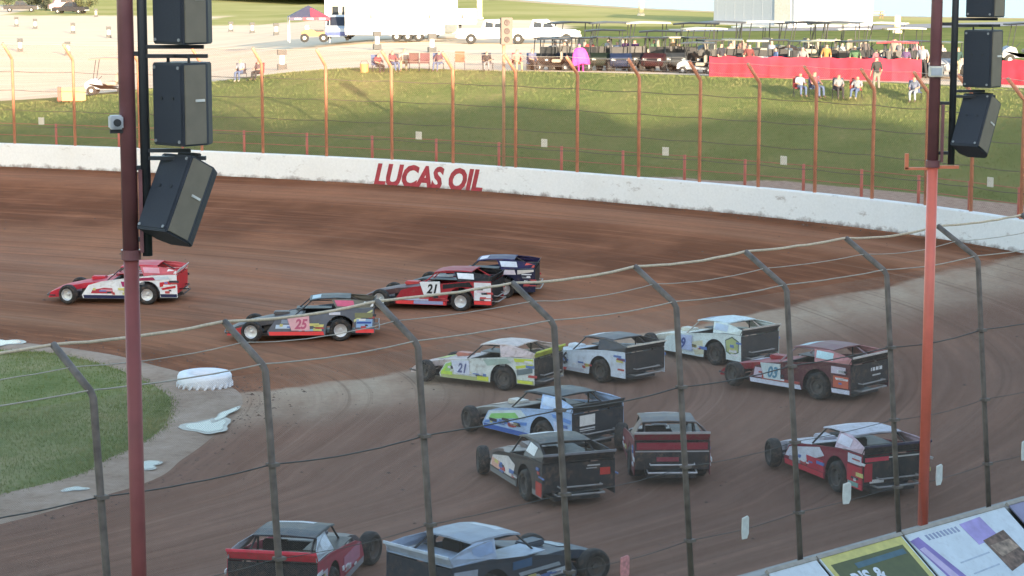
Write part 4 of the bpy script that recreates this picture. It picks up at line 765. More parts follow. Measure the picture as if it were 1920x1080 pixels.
rr = random.Random(11)
for k in range(9):                     # a second, closer packed row of carts and people behind
    x = 3.6+k*2.35+rr.uniform(-.4, .4); y = 134.5+rr.uniform(-1, 3)
    c = [(.012, .013, .016), (.02, .024, .04), (.03, .02, .02), (.02, .03, .025)][k % 4]; n_ = ['black', 'midnight blue', 'dark brown', 'bottle green'][k % 4]
    CARTS.append(((x, y, 5.58), 180+rr.uniform(-20, 20), c, [BLK, DGR, (.5, .46, .38)][k % 3], n_+' cart with '+['black', 'charcoal', 'stone'][k % 3]+' roof in the back row of parked carts', 'utility_cart', 1.2))
TOPS = [((0.248, 0.275, 0.303), 'ice blue'), ((.05, .05, .06), 'black'), ((0.275, 0.066, 0.055), 'brick red'), ((0.341, 0.330, 0.308), 'off white'), ((0.055, 0.077, 0.138), 'navy'), ((0.165, 0.110, 0.077), 'brown'), ((0.055, 0.110, 0.066), 'green'), ((0.275, 0.198, 0.110), 'mustard'), ((0.165, 0.165, 0.176), 'grey'), ((0.303, 0.193, 0.220), 'rose')]
for k in range(10):
    c, n_ = TOPS[k]; x = 2.4+k*.98 if k < 8 else 14+k
    PEOPLE.append(((x+rr.uniform(-.3, .3), 126.6+rr.uniform(-.5, 1.5)+.1*k, 5.7), rr.uniform(-30, 30), c, rr.choice([JEAN, DRK, KHK]), 'person in '+n_+' top standing behind the row of buggies', False, (.06, .04, .03)))
UTVS = []
for k in range(9):
    n_ = ['black', 'navy', 'charcoal', 'dark green', 'deep blue', 'black and silver', 'dark maroon', 'slate', 'brown black'][k]; c = [(.01, .011, .014), (.012, .016, .035), (.03, .03, .032), (.012, .02, .014), (.015, .025, .06), (.02, .02, .022), (.035, .01, .012), (.04, .045, .05), (.025, .018, .014)][k]
    UTVS.append(((1.9+k*1.02, 124.2+.7*(k % 2)+.05*k, 5.74), -90+rr.uniform(-25, 25), c, (.012, .012, .014) if k != 7 else (.4, .36, .26), n_+' side-by-side buggy facing the track in the tight row beside the red screen'))
for k in range(11):
    n_ = ['black', 'dark grey', 'white', 'navy', 'bottle green', 'tan', 'dark red', 'steel blue', 'jet black', 'brown', 'silver'][k]; c = [(.01, .011, .014), (.03, .03, .032), (.5, .5, .48), (.012, .016, .035), (.012, .03, .016), (.3, .24, .15), (.1, .012, .014), (.05, .08, .13), (.008, .008, .01), (.05, .03, .02), (.3, .31, .33)][k]
    UTVS.append(((10.9+k*1.24, 123.2-.28*k+1.3*(k % 2), 5.64), -90+rr.uniform(-30, 30), c, [(.012, .012, .014), (.1, .12, .1), (.45, .42, .34)][k % 3], n_+' buggy parked close behind the long red screen'))
HATS = [((.03, .03, .04), 'soot black'), ((.12, .03, .03), 'dark crimson'), ((.05, .09, .2), 'royal blue'), ((.2, .2, .2), 'ash grey'), ((.3, .16, .05), 'amber'), ((.06, .12, .06), 'forest green'), ((.28, .1, .12), 'coral'), ((.1, .06, .14), 'aubergine'), ((.22, .24, .28), 'powder blue'), ((.02, .05, .05), 'deep teal')]
for k in range(10):
    c, n_ = HATS[k]; PEOPLE.append(((11.6+k*1.3+rr.uniform(-.3, .3), 120.9-.3*k+rr.uniform(0, 1.), 5.66), rr.uniform(-60, 60), c, rr.choice([JEAN, DRK, KHK]), 'person in '+n_+' top standing between the red screen and the buggies', False, rr.choice([(.05, .04, .03), (.3, .2, .1), (.4, .38, .35)])))
SHRUBS += [(-96, 405, 3.2, 3.0, (.035, .05, .025), 'broad dark shrub at the outermost end of the row beyond the lot'), (-82, 388, 2.8, 2.2, (.04, .05, .03), 'dark shrub between the broad shrubs and the pink vehicle')]

# ---------------------------------------------------------------- white marker tyre at the infield corner
tp = empty('tractor_tyre', (-8.65, 62.0, .06), 0, 'big white painted tractor tyre lying flat at the infield corner', 'tyre'); tp.scale = (1, 1, .82)
M_WT = mat((.72, .74, .78), .6, .06, 4, dirt=.12)
MB().lathe([(.46, .06), (.62, .0), (.72, .03), (.76, .14), (.76, .38), (.72, .47), (.62, .5), (.46, .45), (.42, .26)], 48, close=True).build('carcass', M_WT, tp, smooth=True)
LUG = MB()
for zz, s in ((.13, 1), (.37, -1)):
    pass
LUG.add([(.73, -.05, .01), (.80, -.05, .02), (.80, .02, .02), (.73, .02, .01), (.735, .05, .16), (.79, .05, .16), (.79, .1, .16), (.735, .1, .16)], [(0, 1, 2, 3), (4, 5, 6, 7), (0, 1, 5, 4), (1, 2, 6, 5), (2, 3, 7, 6), (3, 0, 4, 7)])
LM = LUG.mesh('lug', [M_WT])
for k in range(22): o = link('lug', LM, tp); o.rotation_euler = (0, 0, 2*math.pi*k/22)

# ---------------------------------------------------------------- people
def skin_person(name, bones, subd=1):
    """bones: list of (joint dict, edges); returns mesh with slots shirt, trousers, skin, hair"""
    J, E, regions = bones; keys = list(J); me = bpy.data.meshes.new(name); me.from_pydata([J[k][:3] for k in keys], [(keys.index(a), keys.index(b)) for a, b in E], [])
    o = bpy.data.objects.new(name, me); COL.objects.link(o)
    m = o.modifiers.new('skin', 'SKIN'); m.use_smooth_shade = True
    for k, v in zip(keys, me.skin_vertices[0].data): r = J[k][3]; v.radius = (r, r) if not isinstance(r, tuple) else r
    me.skin_vertices[0].data[keys.index('pelvis')].use_root = True
    s = o.modifiers.new('sub', 'SUBSURF'); s.levels = s.render_levels = subd
    dg = bpy.context.evaluated_depsgraph_get(); out = bpy.data.meshes.new_from_object(o.evaluated_get(dg)); bpy.data.objects.remove(o)
    out.name = name
    for c in ((.4, .4, .4), (.06, .07, .12), (.42, .26, .19), (.06, .04, .03)): out.materials.append(mat(c, .8))
    P = {k: Vector(J[k][:3]) for k in keys}
    for p in out.polygons:
        c = p.center; best = min(((c-(P[a]+(P[b]-P[a])*min(1, max(0, (c-P[a]).dot(P[b]-P[a])/max(1e-6, (P[b]-P[a]).length_squared)))) ).length, i) for i, (a, b) in enumerate(E))[1]
        p.material_index = regions[best]
        if regions[best] == 2 and c.z > P['head'].z+.05 and 'top' in P: p.material_index = 3
        p.use_smooth = True
    return out
def seated():
    J = dict(pelvis=(0, 0, .47, .15), chest=(0, .05, .78, .165), neck=(0, .03, .99, .06), head=(0, 0, 1.1, .095), top=(0, .01, 1.19, .08), shl=(.19, .05, .9, .075), shr=(-.19, .05, .9, .075), ell=(.26, -.08, .68, .05), elr=(-.26, -.08, .68, .05), hal=(.16, -.3, .64, .035), har=(-.16, -.3, .64, .035), fil=(.13, -.37, .62, .025), fir=(-.13, -.37, .62, .025),
             hil=(.1, -.03, .47, .1), hir=(-.1, -.03, .47, .1), knl=(.13, -.42, .5, .075), knr=(-.13, -.42, .5, .075), anl=(.13, -.46, .09, .05), anr=(-.13, -.46, .09, .05), tol=(.14, -.6, .05, .045), tor=(-.14, -.6, .05, .045))
    E = [('pelvis', 'chest'), ('chest', 'neck'), ('neck', 'head'), ('head', 'top'), ('chest', 'shl'), ('chest', 'shr'), ('shl', 'ell'), ('shr', 'elr'), ('ell', 'hal'), ('elr', 'har'), ('hal', 'fil'), ('har', 'fir'), ('pelvis', 'hil'), ('pelvis', 'hir'), ('hil', 'knl'), ('hir', 'knr'), ('knl', 'anl'), ('knr', 'anr'), ('anl', 'tol'), ('anr', 'tor')]
    return J, E, [0, 0, 2, 2, 0, 0, 0, 0, 2, 2, 2, 2, 1, 1, 1, 1, 1, 1, 3, 3]
def standing():
    J = dict(pelvis=(0, 0, .95, .15), chest=(0, .02, 1.3, .165), neck=(0, .02, 1.5, .06), head=(0, -.01, 1.62, .095), top=(0, 0, 1.71, .08), shl=(.2, .02, 1.42, .075), shr=(-.2, .02, 1.42, .075), ell=(.28, .03, 1.13, .05), elr=(-.28, .03, 1.13, .05), hal=(.27, -.1, .9, .035), har=(-.27, -.1, .9, .035), fil=(.26, -.13, .8, .026), fir=(-.26, -.13, .8, .026),
             hil=(.1, 0, .88, .1), hir=(-.1, 0, .88, .1), knl=(.12, -.02, .5, .075), knr=(-.12, .02, .5, .075), anl=(.13, .03, .09, .05), anr=(-.13, .05, .09, .05), tol=(.14, -.12, .045, .045), tor=(-.14, -.1, .045, .045))
    a, E, r = seated(); return J, E, r
SEAT, STAND = skin_person('person_seated', seated()), skin_person('person_standing', standing())
NUMP = [0]
def person(loc, rz, shirt, pants, label, sit=True, hair=(.06, .04, .03), cat='person', group='spectators on the bank'):
    o = link('person', SEAT if sit else STAND); o.location = loc; NUMP[0] += 1; q_ = NUMP[0]*2.399; o.rotation_euler = (R(3*math.sin(q_)), R(4*math.cos(q_*1.7)), R(rz+35*math.sin(q_*2.1))); s = .96+.07*math.sin(q_*3.3); o.scale = (s*(1+.1*math.cos(q_)), s, s)
    for k, c in ((0, shirt), (1, pants), (3, hair)): o.material_slots[k].link = 'OBJECT'; o.material_slots[k].material = mat(c, .85, .15, 9)
    return tag(o, label, cat, group)
def folding_chair(loc, rz, c, label, group='folding chairs on the bank'):
    r = empty('folding_chair', loc, R(rz), label, 'chair', group); m = mat(c, .85, .15, 6); f = M_BLACK
    MB().box((0, 0, .43), (.52, .46, .03)).build('seat', m, r); MB().loft([[(-.26, .22, .44), (.26, .22, .44), (.26, .25, .44), (-.26, .25, .44)], [(-.26, .36, .98), (.26, .36, .98), (.26, .385, .98), (-.26, .385, .98)]]).build('backrest', m, r)
    for sx in (-.27, .27):
        for sy in (-.22, .22): MB().tube([(sx, sy, 0), (sx, -sy*.6, .45)], .013, 6).build('leg', f, r)
        MB().box((sx, 0, .64), (.05, .46, .03)).build('armrest', m, r)
    return r

# ---------------------------------------------------------------- carts, trucks, trailers, tent
CW = MB().lathe([(.1, -.1), (.2, -.1), (.25, -.07), (.25, .07), (.2, .1), (.1, .1)], 18, 'y', close=True).mesh('tyre', [mat((.03, .03, .03), .85)]); CR = MB().lathe([(.001, -.08), (.12, -.09), (.12, .09), (.001, .08)], 14, 'y').mesh('rim', [mat((.5, .5, .5), .4)])
def cart(loc, rz, body, roof, label, name='golf_cart', scale=1., h=1.85):
    r = empty(name, loc, R(rz), label, 'cart', 'carts parked on the bank'); r.scale = (scale*1.12,)*3; b = mat(body, .6, .2, 4, spec=.25)
    MB().prism([(-1.15, .3), (-1.15, .62), (-.75, .7), (-.7, .42), (.35, .36), (.55, .8), (.8, .86), (1.15, .66), (1.2, .34)], lambda a, c, t: (a, t, c), -.56, .56).build('body', b, r, bevel=.02)
    MB().box((-.2, 0, .62), (.55, 1.0, .18)).build('seat', mat((.3, .27, .22), .8), r, bevel=.04); MB().box((-.5, 0, .92), (.12, 1.0, .48)).build('backrest', mat((.3, .27, .22), .8), r, bevel=.04); MB().box((-.95, 0, .72), (.5, 1.0, .12)).build('rear_box', M_BLACK, r)
    rf = MB().loft([[(-1.05, -.6, h), (-1.05, .6, h), (-1.05, .55, h+.06), (-1.05, -.55, h+.06)], [(.2, -.62, h+.03), (.2, .62, h+.03), (.2, .55, h+.1), (.2, -.55, h+.1)], [(.95, -.58, h-.02), (.95, .58, h-.02), (.95, .52, h+.04), (.95, -.52, h+.04)]]).build('canopy', mat(roof, .6, .1), r)
    for sy in (-.52, .52):
        for pa, pb in (((.72, sy, .84), (.55, sy, h)), ((-.8, sy, .65), (-.85, sy, h))): MB().tube([pa, pb], .022, 6).build('roof_post', M_BLACK, r)
    MB().tube([(.5, .25, .8), (.3, .25, 1.0)], .018, 6).build('steering_column', M_BLACK, r)
    for k in (-1, 1): MB().box((1.19, k*.35, .55), (.03, .16, .08)).build('headlight', mat((.75, .75, .7), .2), r)
    for x in (-.78, .82):
        for y in (-.52, .52): o = link('wheel', CW, r); o.location = (x, y, .25); link('rim', CR, o)
    return r
def pickup(loc, rz, c, label):
    r = empty('pickup_truck', loc, R(rz), label, 'truck', 'white pickups in the pit lot'); b = paint(c, .1)
    S = []
    for x, zt, hw in ((-2.8, 1.1, .92), (-.9, 1.12, .95), (-.88, 1.12, .95), (.9, 1.14, .95), (1.2, 1.1, .95), (2.5, 1.02, .92), (2.75, .9, .88)): S.append([(x, -hw, .45), (x, -hw, zt-.06), (x, -hw+.08, zt), (x, hw-.08, zt), (x, hw, zt-.06), (x, hw, .45)])
    MB().loft(S).build('body', b, r)
    C = []
    for x, zt, hw in ((-1.0, 1.15, .86), (-.75, 1.78, .72), (.35, 1.82, .72), (1.15, 1.15, .86)): C.append([(x, -.88, 1.1), (x, -hw, zt), (x, hw, zt), (x, .88, 1.1)])
    MB().loft(C).build('cab', b, r)
    for sy in (-1, 1):
        for x0, x1 in ((-.72, -.1), (0., .72)): MB().prism([(x0, 1.22), (x1+.12*(x1 > .3), 1.22), (x1-.25*(x1 > .3), 1.66), (x0+.06, 1.68)], lambda a, z, t: (a, sy*(.872-.28*(z-1.15)+t), z), 0, .02).build('window', mat((.03, .035, .04), .1), r)
    MB().loft([[(1.08, -.7, 1.24), (1.08, .7, 1.24), (1.1, .7, 1.24), (1.1, -.7, 1.24)], [(.5, -.62, 1.74), (.5, .62, 1.74), (.53, .62, 1.74), (.53, -.62, 1.74)]]).build('windscreen', mat((.03, .035, .04), .1), r)
    MB().box((2.8, 0, .58), (.14, 1.8, .2)).build('bumper', M_GREY, r); MB().box((-2.84, 0, .58), (.12, 1.8, .16)).build('bumper', M_GREY, r)
    for sy in (-.7, .7): MB().box((2.76, sy, .86), (.06, .26, .16)).build('headlight', mat((.7, .7, .7), .2), r)
    for x in (-1.75, 1.75):
        for y in (-.85, .85): o = link('wheel', CW, r); o.location = (x, y, .39); o.scale = (1.55, 1.3, 1.55); link('rim', CR, o)
    return r
ZP = 5.6
def trailer():
    r = empty('race_trailer', (-7.9, 174, ZP), 0, 'long white enclosed race trailer with three axles in the pit lot', 'trailer'); w_ = mat((.8, .8, .78), .4, .04)
    MB().box((-1.1, 0, 1.62), (7.6, 2.5, 2.2)).build('body', w_, r, bevel=.06); MB().box((3.95, 0, 1.9), (2.48, 2.4, 1.15)).build('gooseneck', w_, r, bevel=.06)
    MB().box((-1.1, 0, 2.77), (7.0, .6, .12)).build('roof_rail', w_, r); MB().box((-1.0, -1.262, .62), (7.4, .02, .14)).build('trim', mat((.5, .4, .4), .5), r)
    for x in (-2.9, 1.6, 4.1): MB().box((x, -1.265, 1.9), (.16, .03, .3)).build('vent', mat((.1, .1, .1), .5), r)
    MB().box((2.0, -1.262, 1.65), (.85, .02, 1.8)).build('door', mat((.76, .76, .74), .4), r)
    for x in (-.95, -.1, .75):
        for y in (-1.12, 1.12): o = link('wheel', CW, r); o.location = (x, y, .38); o.scale = (1.5, 1.2, 1.5); link('rim', CR, o)
        MB().prism(arc(x, .42, .46, 0, 180, 10)+arc(x, .42, .40, 180, 0, 10), lambda a, b, t: (a, -1.26-t, b), 0, .06).build('fender', mat((.4, .4, .4), .5), r)
    MB().box((3.9, 0, 1.1), (.2, .2, .5)).build('hitch', M_BLACK, r)
trailer()
r = empty('motorhome', (-9.6, 180, ZP), 0, 'cream motorhome parked behind the long white trailer', 'motorhome'); w_ = mat((.78, .74, .62), .5, .05)
MB().box((0, 0, 1.85), (10.5, 2.5, 2.9)).build('body', w_, r, bevel=.12); MB().box((-1, 0, 3.4), (1.0, .8, .25)).build('roof_unit', w_, r, bevel=.04); MB().box((2.5, 0, 3.4), (1.0, .8, .25)).build('roof_unit', w_, r, bevel=.04)
for x in (-4.4, -3.6, -2.9): MB().box((x, -1.27, 2.2), (.5, .03, .75)).build('window', mat((.03, .035, .04), .1), r)
MB().box((-3.6, -1.265, 1.0), (2.2, .02, .5)).build('stripe', mat((.16, .25, .5), .5), r)
for x in (-3.4, 3.4):
    for y in (-1.1, 1.1): o = link('wheel', CW, r); o.location = (x, y, .45); o.scale = (1.8, 1.4, 1.8); link('rim', CR, o)
r = empty('blue_van', (-13.6, 176.5, ZP), R(-90), 'pale blue van parked between the tent and the white trailer', 'van')
MB().loft([[(-2.0, -.9, .35), (-2.0, -.86, 1.9), (-2.0, .86, 1.9), (-2.0, .9, .35)], [(1.0, -.9, .35), (1.0, -.86, 1.95), (1.0, .86, 1.95), (1.0, .9, .35)], [(1.7, -.9, .35), (1.7, -.88, 1.1), (1.7, .88, 1.1), (1.7, .9, .35)], [(2.3, -.85, .35), (2.3, -.8, .95), (2.3, .8, .95), (2.3, .85, .35)]]).build('body', paint((.42, .5, .6), .1), r)
MB().box((2.31, 0, .55), (.06, 1.7, .3)).build('bumper', mat((.05, .08, .25), .4), r); MB().loft([[(1.66, -.76, 1.16), (1.66, .76, 1.16), (1.69, .76, 1.16), (1.69, -.76, 1.16)], [(1.1, -.72, 1.82), (1.1, .72, 1.82), (1.13, .72, 1.82), (1.13, -.72, 1.82)]]).build('windscreen', mat((.03, .035, .05), .1), r)
for x in (-1.3, 1.5):
    for y in (-.8, .8): o = link('wheel', CW, r); o.location = (x, y, .33); o.scale = (1.3,)*3; link('rim', CR, o)
# canopy tent with tractor
r = empty('canopy_tent', (-15.9, 176.2, 5.45), R(8), 'pop-up canopy tent with dark peak and red and white valance', 'tent')
MB().add([(-1.6, -1.6, 1.95), (1.6, -1.6, 1.95), (1.6, 1.6, 1.95), (-1.6, 1.6, 1.95), (0, 0, 2.85)], [(0, 1, 4), (1, 2, 4), (2, 3, 4), (3, 0, 4), (3, 2, 1, 0)]).build('canopy', mat((.06, .06, .1), .7), r)
MB().add([(.1, -1.52, 2.02), (1.5, -1.58, 1.975), (.25, -.5, 2.62), (.1, -.5, 2.6)], [(0, 1, 2, 3)]).build('red_panel', mat((.5, .05, .08), .7), r)
for x0, x1 in ((-1.6, -.5), (-.5, .55), (.55, 1.6)): MB().box(((x0+x1)/2, -1.61, 1.84), (x1-x0-.04, .02, .24)).build('valance', mat((.45, .05, .08) if x0 > -1 else (.08, .07, .12), .7), r)
for k in (-.9, 0.05, 1.0): MB().box((k, -1.625, 1.85), (.5, .012, .1)).build('valance_print', mat((.75, .7, .7), .7), r)
for x in (-1.55, 1.55):
    for y in (-1.55, 1.55): MB().tube([(x, y, 0), (x, y, 1.98)], .03, 6).build('leg', mat((.7, .7, .7), .5), r)
r = empty('quad_bike', (-15.3, 174.4, 5.5), R(185), 'tan orange quad bike parked under the canopy tent', 'quad bike'); b = paint((.45, .22, .1), .2)
MB().prism([(-.9, .55), (-.95, .8), (-.2, .78), (.1, .95), (.5, 1.0), (1.0, .8), (1.0, .6), (.3, .45), (-.4, .45)], lambda a, c, t: (a, t, c), -.3, .3).build('body', b, r, bevel=.03); MB().box((-.35, 0, .88), (.8, .34, .14)).build('seat', M_BLACK, r, bevel=.04); MB().tube([(.35, -.4, 1.2), (.45, 0, 1.12), (.35, .4, 1.2)], .025, 6).build('handlebar', M_BLACK, r); MB().box((.55, 0, 1.15), (.3, .5, .3)).build('windshield', mat((.7, .68, .6), .3), r, bevel=.03)
for x in (-.7, .75):
    for y in (-.5, .5): o = link('wheel', CW, r); o.location = (x, y, .34); o.scale = (1.35, 1.3, 1.35); link('rim', CR, o)
pickup((-1.3, 168.6, ZP), 180+180, (.78, .77, .74), 'white pickup coupled to the front of the long trailer'); pickup((2.3, 168.9, ZP), 0, (.78, .77, .74), 'white pickup parked clear of the trailer beside the carts')

# marker posts round the lot
def gz(x, y): return float(plateau(x, y))
MKB = MB().box((0, 0, .12), (.34, .34, .24)).mesh('base', [M_BLACK]); MKC = MB().lathe([(.001, .24), (.1, .24), (.1, .62), (.001, .62)], 12).mesh('sleeve', [mat((.8, .78, .7), .6)]); MKT = MB().box((0, 0, .73), (.34, .34, .22)).mesh('cap', [M_BLACK])
for (x, y) in MARKERS:
    r = empty('marker_post', (x, y, gz(x, y)-.01), .2, 'short white marker post with black cap and base in the pale gravel lot', 'post', 'marker posts in the gravel lot'); link('base', MKB, r); link('sleeve', MKC, r); link('cap', MKT, r); r.scale = (1.6, 1.6, 1.5)

# ---------------------------------------------------------------- red fabric screen, right bank
def cloth_run(pts, h, label):
    r = empty('fabric_screen', (*pts[0], 5.7), 0, label, 'screen', 'red fabric screens on the bank'); pts = [Vector((*p, 0)) for p in pts]; L = [0]
    for a, b in zip(pts[:-1], pts[1:]): L.append(L[-1]+(b-a).length)
    def at(s):
        for k in range(len(pts)-1):
            if s <= L[k+1]+1e-6: return pts[k]+(pts[k+1]-pts[k])*((s-L[k])/(L[k+1]-L[k]))
        return pts[-1]
    n = int(L[-1]/.18); per = 17; cols = [mat((.4, .025, .05), .85, .3, 1.5), mat((.46, .03, .055), .85, .3, 1.5)]; i = 0; q = 0
    while i < n:
        j = min(n, i+per); vs = []; fs = []
        for k in range(i, j+1):
            p = at(k/n*L[-1]); off = .05*math.sin(k*1.7)+.03*math.sin(k*.6)
            for m_ in range(4): vs.append((p.x, p.y+off*(1-.3*m_), 5.72+h*m_/3-.04*math.sin(k*.9)*(m_ == 3)))
        for k in range(j-i):
            for m_ in range(3): fs.append((k*4+m_, k*4+4+m_, k*4+5+m_, k*4+m_+1))
        o = MB().add(vs, fs).build('fabric_panel', cols[q % 2], smooth=True); child(o, r)
        p = at(i/n*L[-1]); child(MB().tube([(p.x, p.y+.1, 5.4), (p.x, p.y+.1, 5.75+h)], .03, 6).build('stake', M_BLACK), r)
        i = j; q += 1
    return r
cloth_run([(10.15, 115.6), (14, 114.6), (17.5, 113.4), (20.5, 112.6)], 1.25, 'long red fabric screen strung along the crest of the bank')
cloth_run([(24.2, 111.6), (29, 108)], 1.25, 'red fabric screen beyond the red pole on the bank crest')
# carts: (u order) each its own colours
for loc, rz, b, c, lab, nm, sc in CARTS: cart(loc, rz, b, c, lab, nm, sc)
def utv(loc, rz, body, roof, label):
    r = empty('side_by_side_buggy', loc, R(rz), label, 'buggy', 'buggies parked on the bank'); b = mat(body, .6, .25, 4, spec=.3)
    MB().prism([(-1.2, .4), (-1.25, .95), (-.6, 1.0), (-.55, .5), (.25, .45), (.4, 1.02), (.75, 1.05), (1.3, .82), (1.4, .5), (1.3, .35)], lambda a, c, t: (a, t, c), -.6, .6).build('body', b, r, bevel=.03)
    MB().box((-.3, 0, .68), (.5, 1.1, .16)).build('seat', M_BLACK, r, bevel=.04); MB().box((-.56, 0, 1.05), (.12, 1.1, .6)).build('backrest', M_BLACK, r, bevel=.04)
    MB().box((-.15, 0, 1.86), (1.35, 1.2, .07)).build('roof', mat(roof, .6, .15), r, bevel=.02)
    for sy in (-.56, .56):
        MB().tube([(.55, sy, 1.02), (.3, sy, 1.84)], .03, 6).build('cage_bar', M_BLACK, r); MB().tube([(-.7, sy, .95), (-.72, sy, 1.84)], .03, 6).build('cage_bar', M_BLACK, r)
        MB().box((1.33, sy*.72, .72), (.06, .2, .1)).build('headlight', mat((.7, .7, .66), .2), r)
    MB().tube([(1.45, -.4, .4), (1.5, -.4, .75), (1.5, .4, .75), (1.45, .4, .4)], .025, 6).build('bumper', M_BLACK, r)
    for x in (-.85, .95):
        for y in (-.62, .62): o = link('wheel', CW, r); o.location = (x, y, .33); o.scale = (1.32, 1.3, 1.32); link('rim', CR, o)
    return r
for a_ in UTVS: utv(*a_)
PB = MB().lathe([(.001, 1.52), (.13, 1.49), (.27, 1.4), (.36, 1.15), (.42, .8), (.44, .5), (.4, .5), (.3, 1.1), (.1, 1.4)], 40)
PB.v = [(x*(1+.13*math.sin(7*math.atan2(y, x)+z*3)*min(1, max(0, 1.5-z)))*1.15, y*(1+.13*math.sin(7*math.atan2(y, x)+z*3)*min(1, max(0, 1.5-z)))*.8, z+.05*math.sin(3*math.atan2(y, x))*(z < .6)) for x, y, z in PB.v]
PON = PB.mesh('poncho', [mat((.75, .07, .36), .8, .2, 5)], smooth=True)
for loc, rz, sh, pa, lab, sit, hair in PEOPLE:
    o = person(loc, rz, sh, pa, lab, sit, hair)
    if 'magenta' in lab and 'bright' in lab: link('poncho', PON, o)
for loc, rz, c, lab in CHAIRS: folding_chair(loc, rz, c, lab)
# orange barrier, bucket, box
r = empty('water_barrier', (-25.3, 128.6, gz(-25.3, 128.6)), R(10), 'orange plastic barrier with a red end at the grass edge of the gravel lot', 'barrier')
MB().prism([(-.3, 0), (.3, 0), (.22, .35), (.12, .75), (-.12, .75), (-.22, .35)], lambda a, c, t: (t, a, c), -.5, .85).build('body', mat((.75, .3, .12), .6), r, bevel=.02); MB().box((-.62, 0, .4), (.2, .5, .8)).build('end_block', mat((.5, .08, .06), .6), r, bevel=.02)
r = empty('bucket', (-8.05, 122.6, gz(-8, 122)+.2), 0, 'orange bucket on the grass beside the seated group', 'bucket'); MB().lathe([(.001, 0), (.2, 0), (.25, .46), (.23, .46), (.19, .04), (.001, .04)], 18).build('shell', mat((.75, .25, .1), .6), r); MB().tube([(-.24, 0, .44), (-.15, 0, .62), (.15, 0, .62), (.24, 0, .44)], .012, 5).build('handle', M_BLACK, r)
# grey lakeside building
r = empty('lakeside_building', (26.8, 216, ZP), R(-62), 'grey metal building with red eaves by the water', 'building')
wl = MB().box((0, 0, 2.0), (13.5, 9.0, 4.0)).build('wall', mat((.36, .4, .46), .6, .05), r)
for k in range(9): MB().box((-6.2+k*1.55, -4.505, 2.0), (.05, .012, 3.9)).build('rib', mat((.33, .37, .43), .6), wl)
MB().box((5.0, -4.55, 1.6), (2.6, .06, 3.1)).build('bay_door', mat((.6, .58, .52), .6), r); MB().box((6.76, 0, 1.6), (.06, 3.6, 3.2)).build('bay_door', mat((.25, .26, .28), .6), r); MB().box((6.77, -3.6, 2.0), (.06, .8, 3.9)).build('corner_trim', mat((.7, .7, .7), .6), r)
MB().prism([(-5.0, 4.0), (5.0, 4.0), (4.9, 4.2), (0, 5.6), (-4.9, 4.2)], lambda a, c, t: (t, a, c), -7.1, 7.1).build('roof', mat((.5, .08, .1), .5), r)
MB().box((0, -4.9, .06), (14, .8, .12)).build('plinth', mat((.5, .5, .5), .8), r)
r = empty('picnic_table', (38.3, 238, ZP), R(10), 'wooden picnic table on the sandy shore by the water', 'table'); w_ = mat((.3, .2, .1), .8)
MB().box((0, 0, .75), (1.8, .8, .06)).build('top', w_, r)
for y in (-.7, .7): MB().box((0, y, .45), (1.8, .28, .05)).build('bench', w_, r)
for x in (-.7, .7): MB().box((x, 0, .4), (.08, 1.5, .08)).build('beam', w_, r); MB().tube([(x, -.5, 0), (x, -.2, .73)], .05, 5).build('leg', w_, r); MB().tube([(x, .5, 0), (x, .2, .73)], .05, 5).build('leg', w_, r)
for (x, y, h, lab) in ((32.9, 192.5, 1.5, 'pale bollard on the grass behind the red screen'), (14.3, 250, 2.6, 'tall cream post on the shore beside the grey building'), (-3.4, 236, 2.4, 'tall cream post on the grass behind the white trailer')):
    r = empty('bollard', (x, y, ZP), 0, lab, 'post'); MB().lathe([(.001, 0), (.3, 0), (.28, h-.15), (.22, h), (.001, h)], 16).build('shaft', mat((.75, .66, .45), .6), r, smooth=True); MB().lathe([(.3, 0), (.42, .0), (.42, .2), (.29, .25)], 16).build('footing', mat((.6, .55, .45), .7), r)

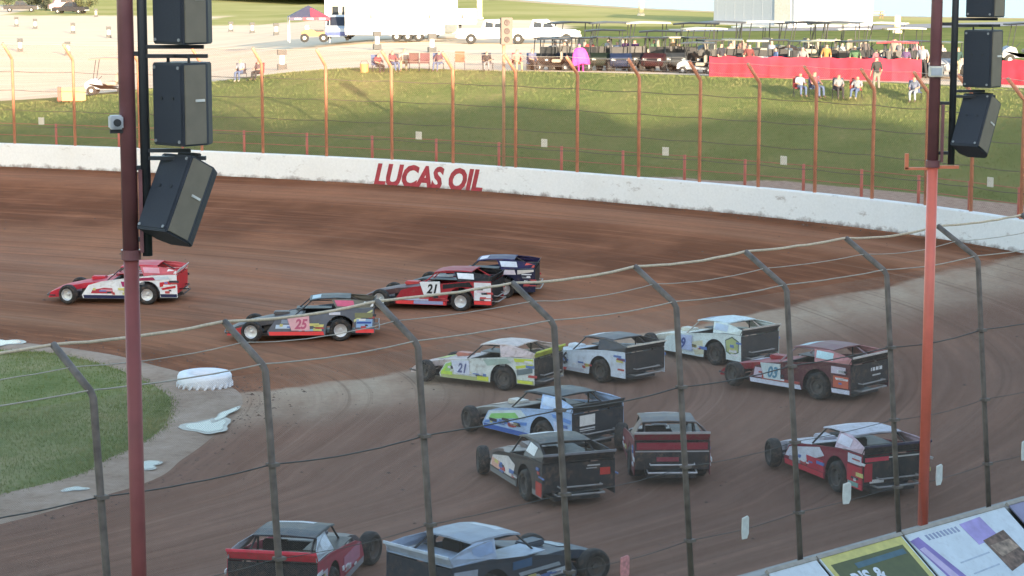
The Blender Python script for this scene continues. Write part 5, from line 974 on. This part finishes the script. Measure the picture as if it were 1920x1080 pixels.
# ---------------------------------------------------------------- shrubs and trees at the far left of the lot
def shrub(x, y, z, h, rad, label, seed, trunk=True, col=(.05, .07, .03)):
    rr = np.random.default_rng(seed); r = empty('leafy_shrub', (x, y, z), 0, label, 'shrub', 'shrubs beyond the gravel lot')
    for k in range(4): a = rr.uniform(0, 6.28); MB().tube([(0, 0, 0), (math.cos(a)*rad*.3, math.sin(a)*rad*.3, h*.4), (math.cos(a)*rad*.6, math.sin(a)*rad*.6, h*.75)], [.06, .04, .015], 5).build('stem', mat((.12, .08, .05), .9), r)
    n = 1400; cl = rr.normal(0, 1, (14, 3))*np.array([rad*.45, rad*.45, h*.2])+np.array([0, 0, h*.6]); c = cl[rr.integers(0, 14, n)]+rr.normal(0, 1, (n, 3))*np.array([rad, rad, h])*.12; c[:, 2] = np.maximum(c[:, 2], .08)
    V = c[:, None]+rr.normal(0, .11, (n, 3, 3)); me = bpy.data.meshes.new('foliage'); me.from_pydata(V.reshape(-1, 3).tolist(), [], np.arange(3*n).reshape(-1, 3).tolist()); me.materials.append(mat(col, .8, .35, 2)); link('foliage', me, r)
for k, (x, y, h, rad, c, lab) in enumerate(SHRUBS): shrub(x, y, gz(x, y), h, rad, lab, 30+k, col=c)
r = empty('pink_van', (-75.0, 378, gz(-75, 378)), R(200), 'faded pink van parked among the shrubs beyond the gravel lot', 'van')
MB().loft([[(-2.4, -1, .4), (-2.4, -.95, 2.4), (-2.4, .95, 2.4), (-2.4, 1, .4)], [(1.3, -1, .4), (1.3, -.95, 2.4), (1.3, .95, 2.4), (1.3, 1, .4)], [(1.9, -1, .4), (1.9, -.98, 1.3), (1.9, .98, 1.3), (1.9, 1, .4)], [(2.6, -.95, .4), (2.6, -.9, 1.05), (2.6, .9, 1.05), (2.6, .95, .4)]]).build('body', paint((.5, .3, .27), .1), r)
MB().box((-.3, 1.0, 1.8), (2.0, .04, .6)).build('window', mat((.03, .035, .05), .1), r)
for x in (-1.6, 1.7):
    for y in (-.9, .9): o = link('wheel', CW, r); o.location = (x, y, .36); o.scale = (1.45,)*3; link('rim', CR, o)
for x, y, rz, lab in ((-81, 372, 10, 'dark pickup parked before the shrubs beyond the gravel lot'), (-70.5, 360, 170, 'black pickup parked at the near end of the shrubs')):
    q = pickup((x, y, gz(x, y)), rz, (.03, .03, .035), lab); q['group'] = 'dark pickups by the shrubs'
